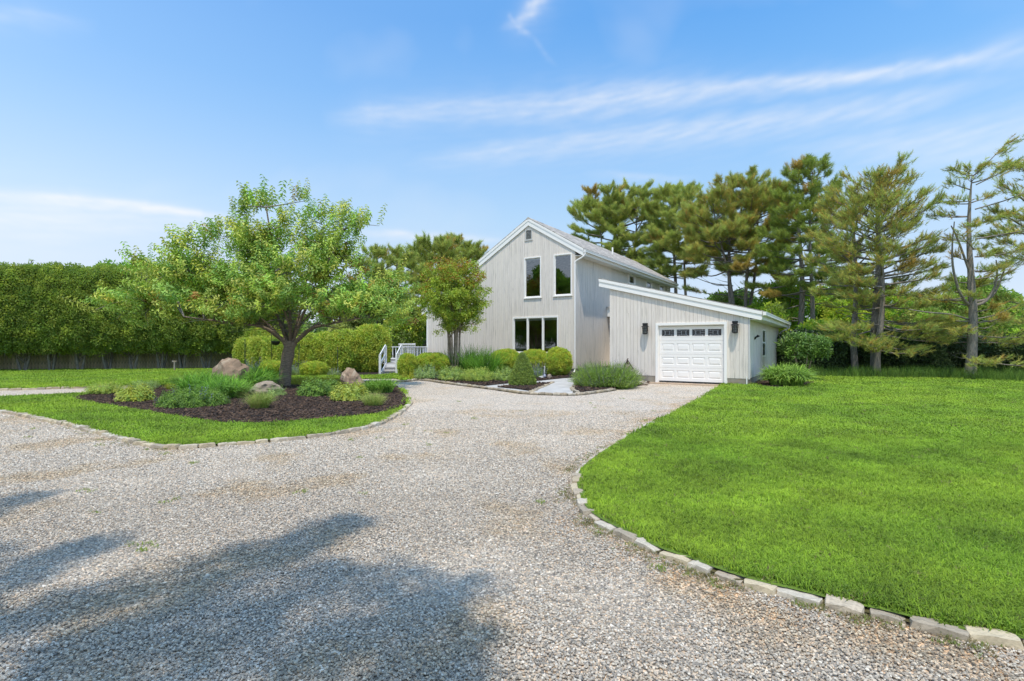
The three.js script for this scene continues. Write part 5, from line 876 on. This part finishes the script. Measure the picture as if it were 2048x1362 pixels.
// dark understory
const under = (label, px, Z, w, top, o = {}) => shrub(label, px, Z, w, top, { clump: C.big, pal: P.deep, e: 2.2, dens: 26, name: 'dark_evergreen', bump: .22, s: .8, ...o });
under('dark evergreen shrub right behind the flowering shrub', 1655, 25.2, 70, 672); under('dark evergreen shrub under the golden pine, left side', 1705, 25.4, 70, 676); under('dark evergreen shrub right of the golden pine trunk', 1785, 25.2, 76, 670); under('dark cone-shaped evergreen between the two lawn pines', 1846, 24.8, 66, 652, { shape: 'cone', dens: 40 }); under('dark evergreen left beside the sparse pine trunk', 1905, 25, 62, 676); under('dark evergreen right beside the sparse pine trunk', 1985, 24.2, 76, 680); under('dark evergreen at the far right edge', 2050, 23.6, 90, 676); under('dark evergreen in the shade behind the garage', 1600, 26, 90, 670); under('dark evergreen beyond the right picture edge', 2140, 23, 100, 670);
{ // flowering shrub by the garage
  const Z = 20.4, t = thing('rhododendron', 'tall leggy shrub with glossy leaves and pale flower buds right of the garage', 'shrub', V(WX(1606, Z), 0, -Z)), S = Z / FPX, X = (x) => (x - 1606) * S, Y = (y) => (HY - y) * S + EYE, tr = new MB(), list = [], fl = [];
  for (const [bx, ex, ey, z] of [[1596, 1578, 690, .2], [1600, 1592, 680, -.2], [1614, 1625, 680, .2], [1612, 1640, 690, -.1], [1606, 1608, 676, .4]]) tr.tube(curve([V(X(bx), -.05, 0), V(X(lerp(bx, ex, .3)), Y(730), z * .5), V(X(ex), Y(ey), z)], 8), .028, .012, 5);
  part('stem', tr.geo(), mats.paleBark, t);
  for (let i = 0; i < 400; i++) { const d = rdir(), k = rnd() ** .4, lobe = rnd() < .5 ? -17 : 19, p = V(X(1609) + (lobe + d.x * 27 * k) * S, Y(lobe < 0 ? 690 : 694) + d.y * 27 * S * k, d.z * .8 * k); if (p.y < Y(716) + rr(0, .2)) continue; list.push([p, d.clone().add(V(0, 1, 0)).normalize(), rr(0, 6.3), rr(.8, 1.2), tint(P.dark)]); if (rnd() < .13 && k > .7) fl.push([p.clone().add(V(0, .05, 0)), V(gauss() * .3, 1, gauss() * .3).normalize(), rr(0, 6.3), rr(1, 1.6), tint(PAL([.55, .58, .42], [.6, .6, .5]))]); }
  scatter('foliage', C.rhodo, glossLeaf, list, t); scatter('flower_buds', bloomGeo, leafM, fl, t);
}
{ // tall hedge of arborvitae before a wooden fence
  const A = V(-27.6, 0, -27.2), B = V(-16.2, 0, -32.0), n = 11, list0 = [];
  const proto = (() => {
    const t = thing('arborvitae', 'tall dense arborvitae in the long green hedge before the wooden fence', 'arborvitae', V(0, 0, 0), 0, 'arborvitae of the tall hedge'), tr = new MB(), lists = [[], []];
    for (let i = 0; i < 3; i++) { const a = rr(0, 6.3), q = V(Math.cos(a), 0, Math.sin(a)); tr.tube(curve([q.clone().multiplyScalar(.08).setY(-.1), q.clone().multiplyScalar(.22 + i * .06).setY(1.0), q.clone().multiplyScalar(.3).setY(3.2)], 6), .075, .03, 6); }
    for (let i = 0; i < 12; i++) { const a = rr(0, 6.3), y = rr(.8, 1.3); tr.tube([V(0, y - .3, 0), V(Math.cos(a) * .7, y + .35, Math.sin(a) * .7)], .02, .01, 4); }
    part('trunk', tr.geo(), mats.pineBark, t);
    for (let i = 0; i < 2100; i++) { const d = rdir(), e = 3.4, k = 1 / Math.pow(Math.abs(d.x) ** e + Math.abs(d.y) ** e + Math.abs(d.z) ** e, 1 / e), b = 1 + .14 * n3(d.x * 3.4, d.y * 5, d.z * 3.4) + .06 * n3(d.x * 9, d.y * 12, d.z * 9), sh = 1 - .5 * rnd() ** 2.2; const p = V(d.x * k * 1.12 * sh * b, 3.46 + d.y * k * 2.16 * sh * b, d.z * k * 1.12 * sh * b); lists[i % 2].push([p, d.clone().add(V(0, .7, 0)).addScaledVector(rdir(), .4).normalize(), rr(0, 6.3), rr(.75, 1.3), tint(P.arb, .25)]); }
    lists.forEach((l, i) => scatter('crown', C.arb[i], leafM, l, t)); return t;
  })();
  for (let i = -3; i <= n; i++) { const o = i === -3 ? proto : proto.clone(); if (i > -3) { o.name = numbered('arborvitae'); scene.add(o); } const p = A.clone().lerp(B, i / (n - 1)); o.position.set(p.x + gauss() * .1, 0, p.z - .2 + gauss() * .12); o.rotation.y = i * 1.7 + 1; o.scale.set(rr(.97, 1.08), rr(.975, 1.025), rr(.97, 1.08)); }
  const dir = B.clone().sub(A).normalize(), f = thing('wooden_fence', 'low weathered board fence behind the trunks of the tall hedge', 'fence'), a0 = A.clone().addScaledVector(dir, -5).add(V(-.5, 0, -1.5)), fm = [0, 1, 2].map((k) => M({ map: mats.pineBark.map, color: lin(1.9 + k * .3, 1.8 + k * .28, 1.62 + k * .25), roughness: 1 }));
  for (let i = 0; i < 140; i++) { const p = a0.clone().addScaledVector(dir, i * .15), m = part('board', box(-.068, .068, -.05, rr(.93, .96), -.012, .012), pick(fm), f); m.position.copy(p); m.rotation.y = Math.atan2(-dir.z, dir.x); if (i % 16 === 0) { const q = part('post', box(-.05, .05, -.05, 1.02, -.1, -.014), fm[0], f); q.position.copy(p); q.rotation.y = m.rotation.y; } }
  for (const y of [.25, .75]) part('rail', new MB().bar(a0.clone().setY(y).add(V(0, 0, -.05)), a0.clone().addScaledVector(dir, 21).setY(y).add(V(0, 0, -.05)), .04, .09).geo(), fm[0], f);
}
broadleaf('tip of a small dark tree poking above the left hedge', 58, 33, 508, 20, 560, { pal: P.pineDark, s: .6, lumps: 7, r: .05, clump: C.small, dens: 3 });
{ // tall unmown grass and the wood beyond
  const strip = [...poly([[1640, 757], [1750, 758], [1900, 761], [2060, 768]]), V(26, 0, -18.5), V(30, 0, -28), V(12.5, 0, -28)], list = [], bx = new THREE.Box3().setFromPoints(strip);
  for (let i = 0; i < 15000; i++) { const x = rr(bx.min.x, bx.max.x), z = rr(bx.min.z, bx.max.z); if (!inside(strip, x, z)) continue; const k = .5 + .5 * n2(x * .7, z * .7), g = tint([lin(.14, .25, .03), lin(.19, .31, .04), lin(.09, .17, .025)]); list.push([V(x, .02, z), V(gauss() * .15, 1, gauss() * .15).normalize(), rr(0, 6.3), rr(.25, .55) * (.6 + .7 * k), g]); }
  const g = thing('tall_grass', 'tall dark unmown grass along the edge of the trees on the right', 'grass'); g.userData.kind = 'stuff'; scatter('grass_blades', C.upright, bladeM, list, g, 'stuff');
  for (const [px, py] of [[1757, 760], [1946, 764]]) { const p = G(px, py), m = struct('mulch_ring', sheet(Array.from({ length: 16 }, (_, i) => V(p.x + .6 * Math.cos(i * .393), 0, p.z + .35 * Math.sin(i * .393))), .05), M({ color: lin(.13, .06, .035), roughness: 1 })); }
  const wood = [], pal = P.oak.concat(P.deep, P.hazy);
  for (let i = 0; i < 9000; i++) { const a = rr(-1.25, 1.25), Z = rr(56, 84), h = 3.2 + 2.2 * n2(a * 9, Z * .05) + 1.4 * n2(a * 31, 3); wood.push([V(Math.sin(a) * Z, h * rnd() ** .7, -Math.cos(a) * Z), V(gauss() * .5, 1, gauss() * .5 + .6).normalize(), rr(0, 6.3), rr(1.1, 2), tint(pal)]); }
  const w = thing('distant_wood', 'low distant wood closing the view behind the garden', 'wood'); w.userData.kind = 'stuff'; scatter('foliage', C.far, leafM, wood, w, 'stuff');
}
// trees beside and behind the viewpoint: they show in the windows and as shade on the gravel
broadleaf('large tree left of the view that the upper windows mirror', 0, -4, 0, 4.6, 1.5, { X0: -31, H0: 10.6, s: 1.5, lumps: 34, pal: P.oak, r: .3 });
broadleaf('tree left of the view that the right upper window mirrors', 0, 6, 0, 4.2, .8, { X0: -33, H0: 12.4, s: 1.5, lumps: 30, pal: P.oak, r: .3 });
broadleaf('tree left of the view that the lower windows mirror', 0, 12, 0, 3.6, .5, { X0: -29, H0: 8.2, s: 1.5, lumps: 28, pal: P.oak, r: .3 });
broadleaf('low leafy tree left of the view before the taller mirrored trees', 0, 7.5, 0, 4.4, .2, { X0: -25, H0: 5.6, s: 1.4, lumps: 28, pal: P.oak, r: .2 });
broadleaf('tree farther left of the view beside the mirrored trees', 0, 0, 0, 4.2, .4, { X0: -36, H0: 8.5, s: 1.5, lumps: 28, pal: P.oak, r: .25 });
{
  const t = thing('shade_tree', 'tall leafy tree behind the viewpoint whose shade falls on the gravel', 'tree', V(-2.6, 0, 4.2)), tr = new MB(), list = [], k = SUN.clone().divideScalar(SUN.y);
  const top = V(.2, 7, -1.2); tr.tube(curve([V(0, -.1, 0), V(.1, 2.5, -.1), V(0, 4.6, -.3), top], 12), .24, .09, 10);
  // every lump of foliage hangs on the ray from its patch of shade to the sun
  const lumps = []; for (const [px, py, r, h] of [[640, 1062, .2, 6.4], [585, 1095, .3, 6.6], [520, 1110, .28, 7], [450, 1135, .32, 6.8], [620, 1170, .42, 7.2], [760, 1175, .38, 6.6], [900, 1195, .3, 6.4], [860, 1250, .38, 7], [700, 1250, .42, 7.4], [540, 1220, .35, 7.2], [400, 1190, .3, 7], [330, 1260, .36, 7.3], [470, 1300, .34, 7.6], [620, 1330, .36, 7.6], [780, 1340, .34, 7.2], [900, 1320, .26, 6.8], [200, 1290, .34, 7.4], [90, 1330, .36, 7.5], [280, 1350, .34, 7.8], [60, 1230, .3, 7.2], [170, 1200, .26, 7], [130, 1105, .26, 7.2], [60, 1140, .3, 7.4], [190, 1088, .14, 7], [20, 1000, .3, 7.4], [-60, 1030, .5, 7.6], [-120, 1130, .6, 7.5], [-150, 1280, .6, 7.4], [690, 1050, .14, 6.4]]) { const g = G(px, py); lumps.push([g.clone().addScaledVector(k, h), r * (px < 250 ? .56 : .66)]); }
  for (let i = 0; i < 46; i++) { const g = V(rr(-5.8, .4), 0, rr(-.9, 4)), h = rr(5.6, 9); lumps.push([g.addScaledVector(k, h), rr(.45, .8)]); }
  for (const [c0, r] of lumps) {
    const c = c0.clone().sub(t.position), m = Math.round(42 * r * r + 6); tr.tube(curve([V(0, rr(3.6, 6.5), -.4), V(c.x * .5, lerp(5, c.y, .6), c.z * .5), c], 6), .045, .012, 4);
    for (let i = 0; i < m; i++) { const d = rdir().multiplyScalar(r * Math.cbrt(rnd())); list.push([c.clone().add(d), rdir().add(V(0, .8, 0)).normalize(), rr(0, 6.3), rr(.45, .75), tint(P.oak)]); }
  }
  part('trunk', tr.geo(), mats.greyBark, t); scatter('crown', C.big, leafM, list, t);
}
renderer.render(scene, camera);
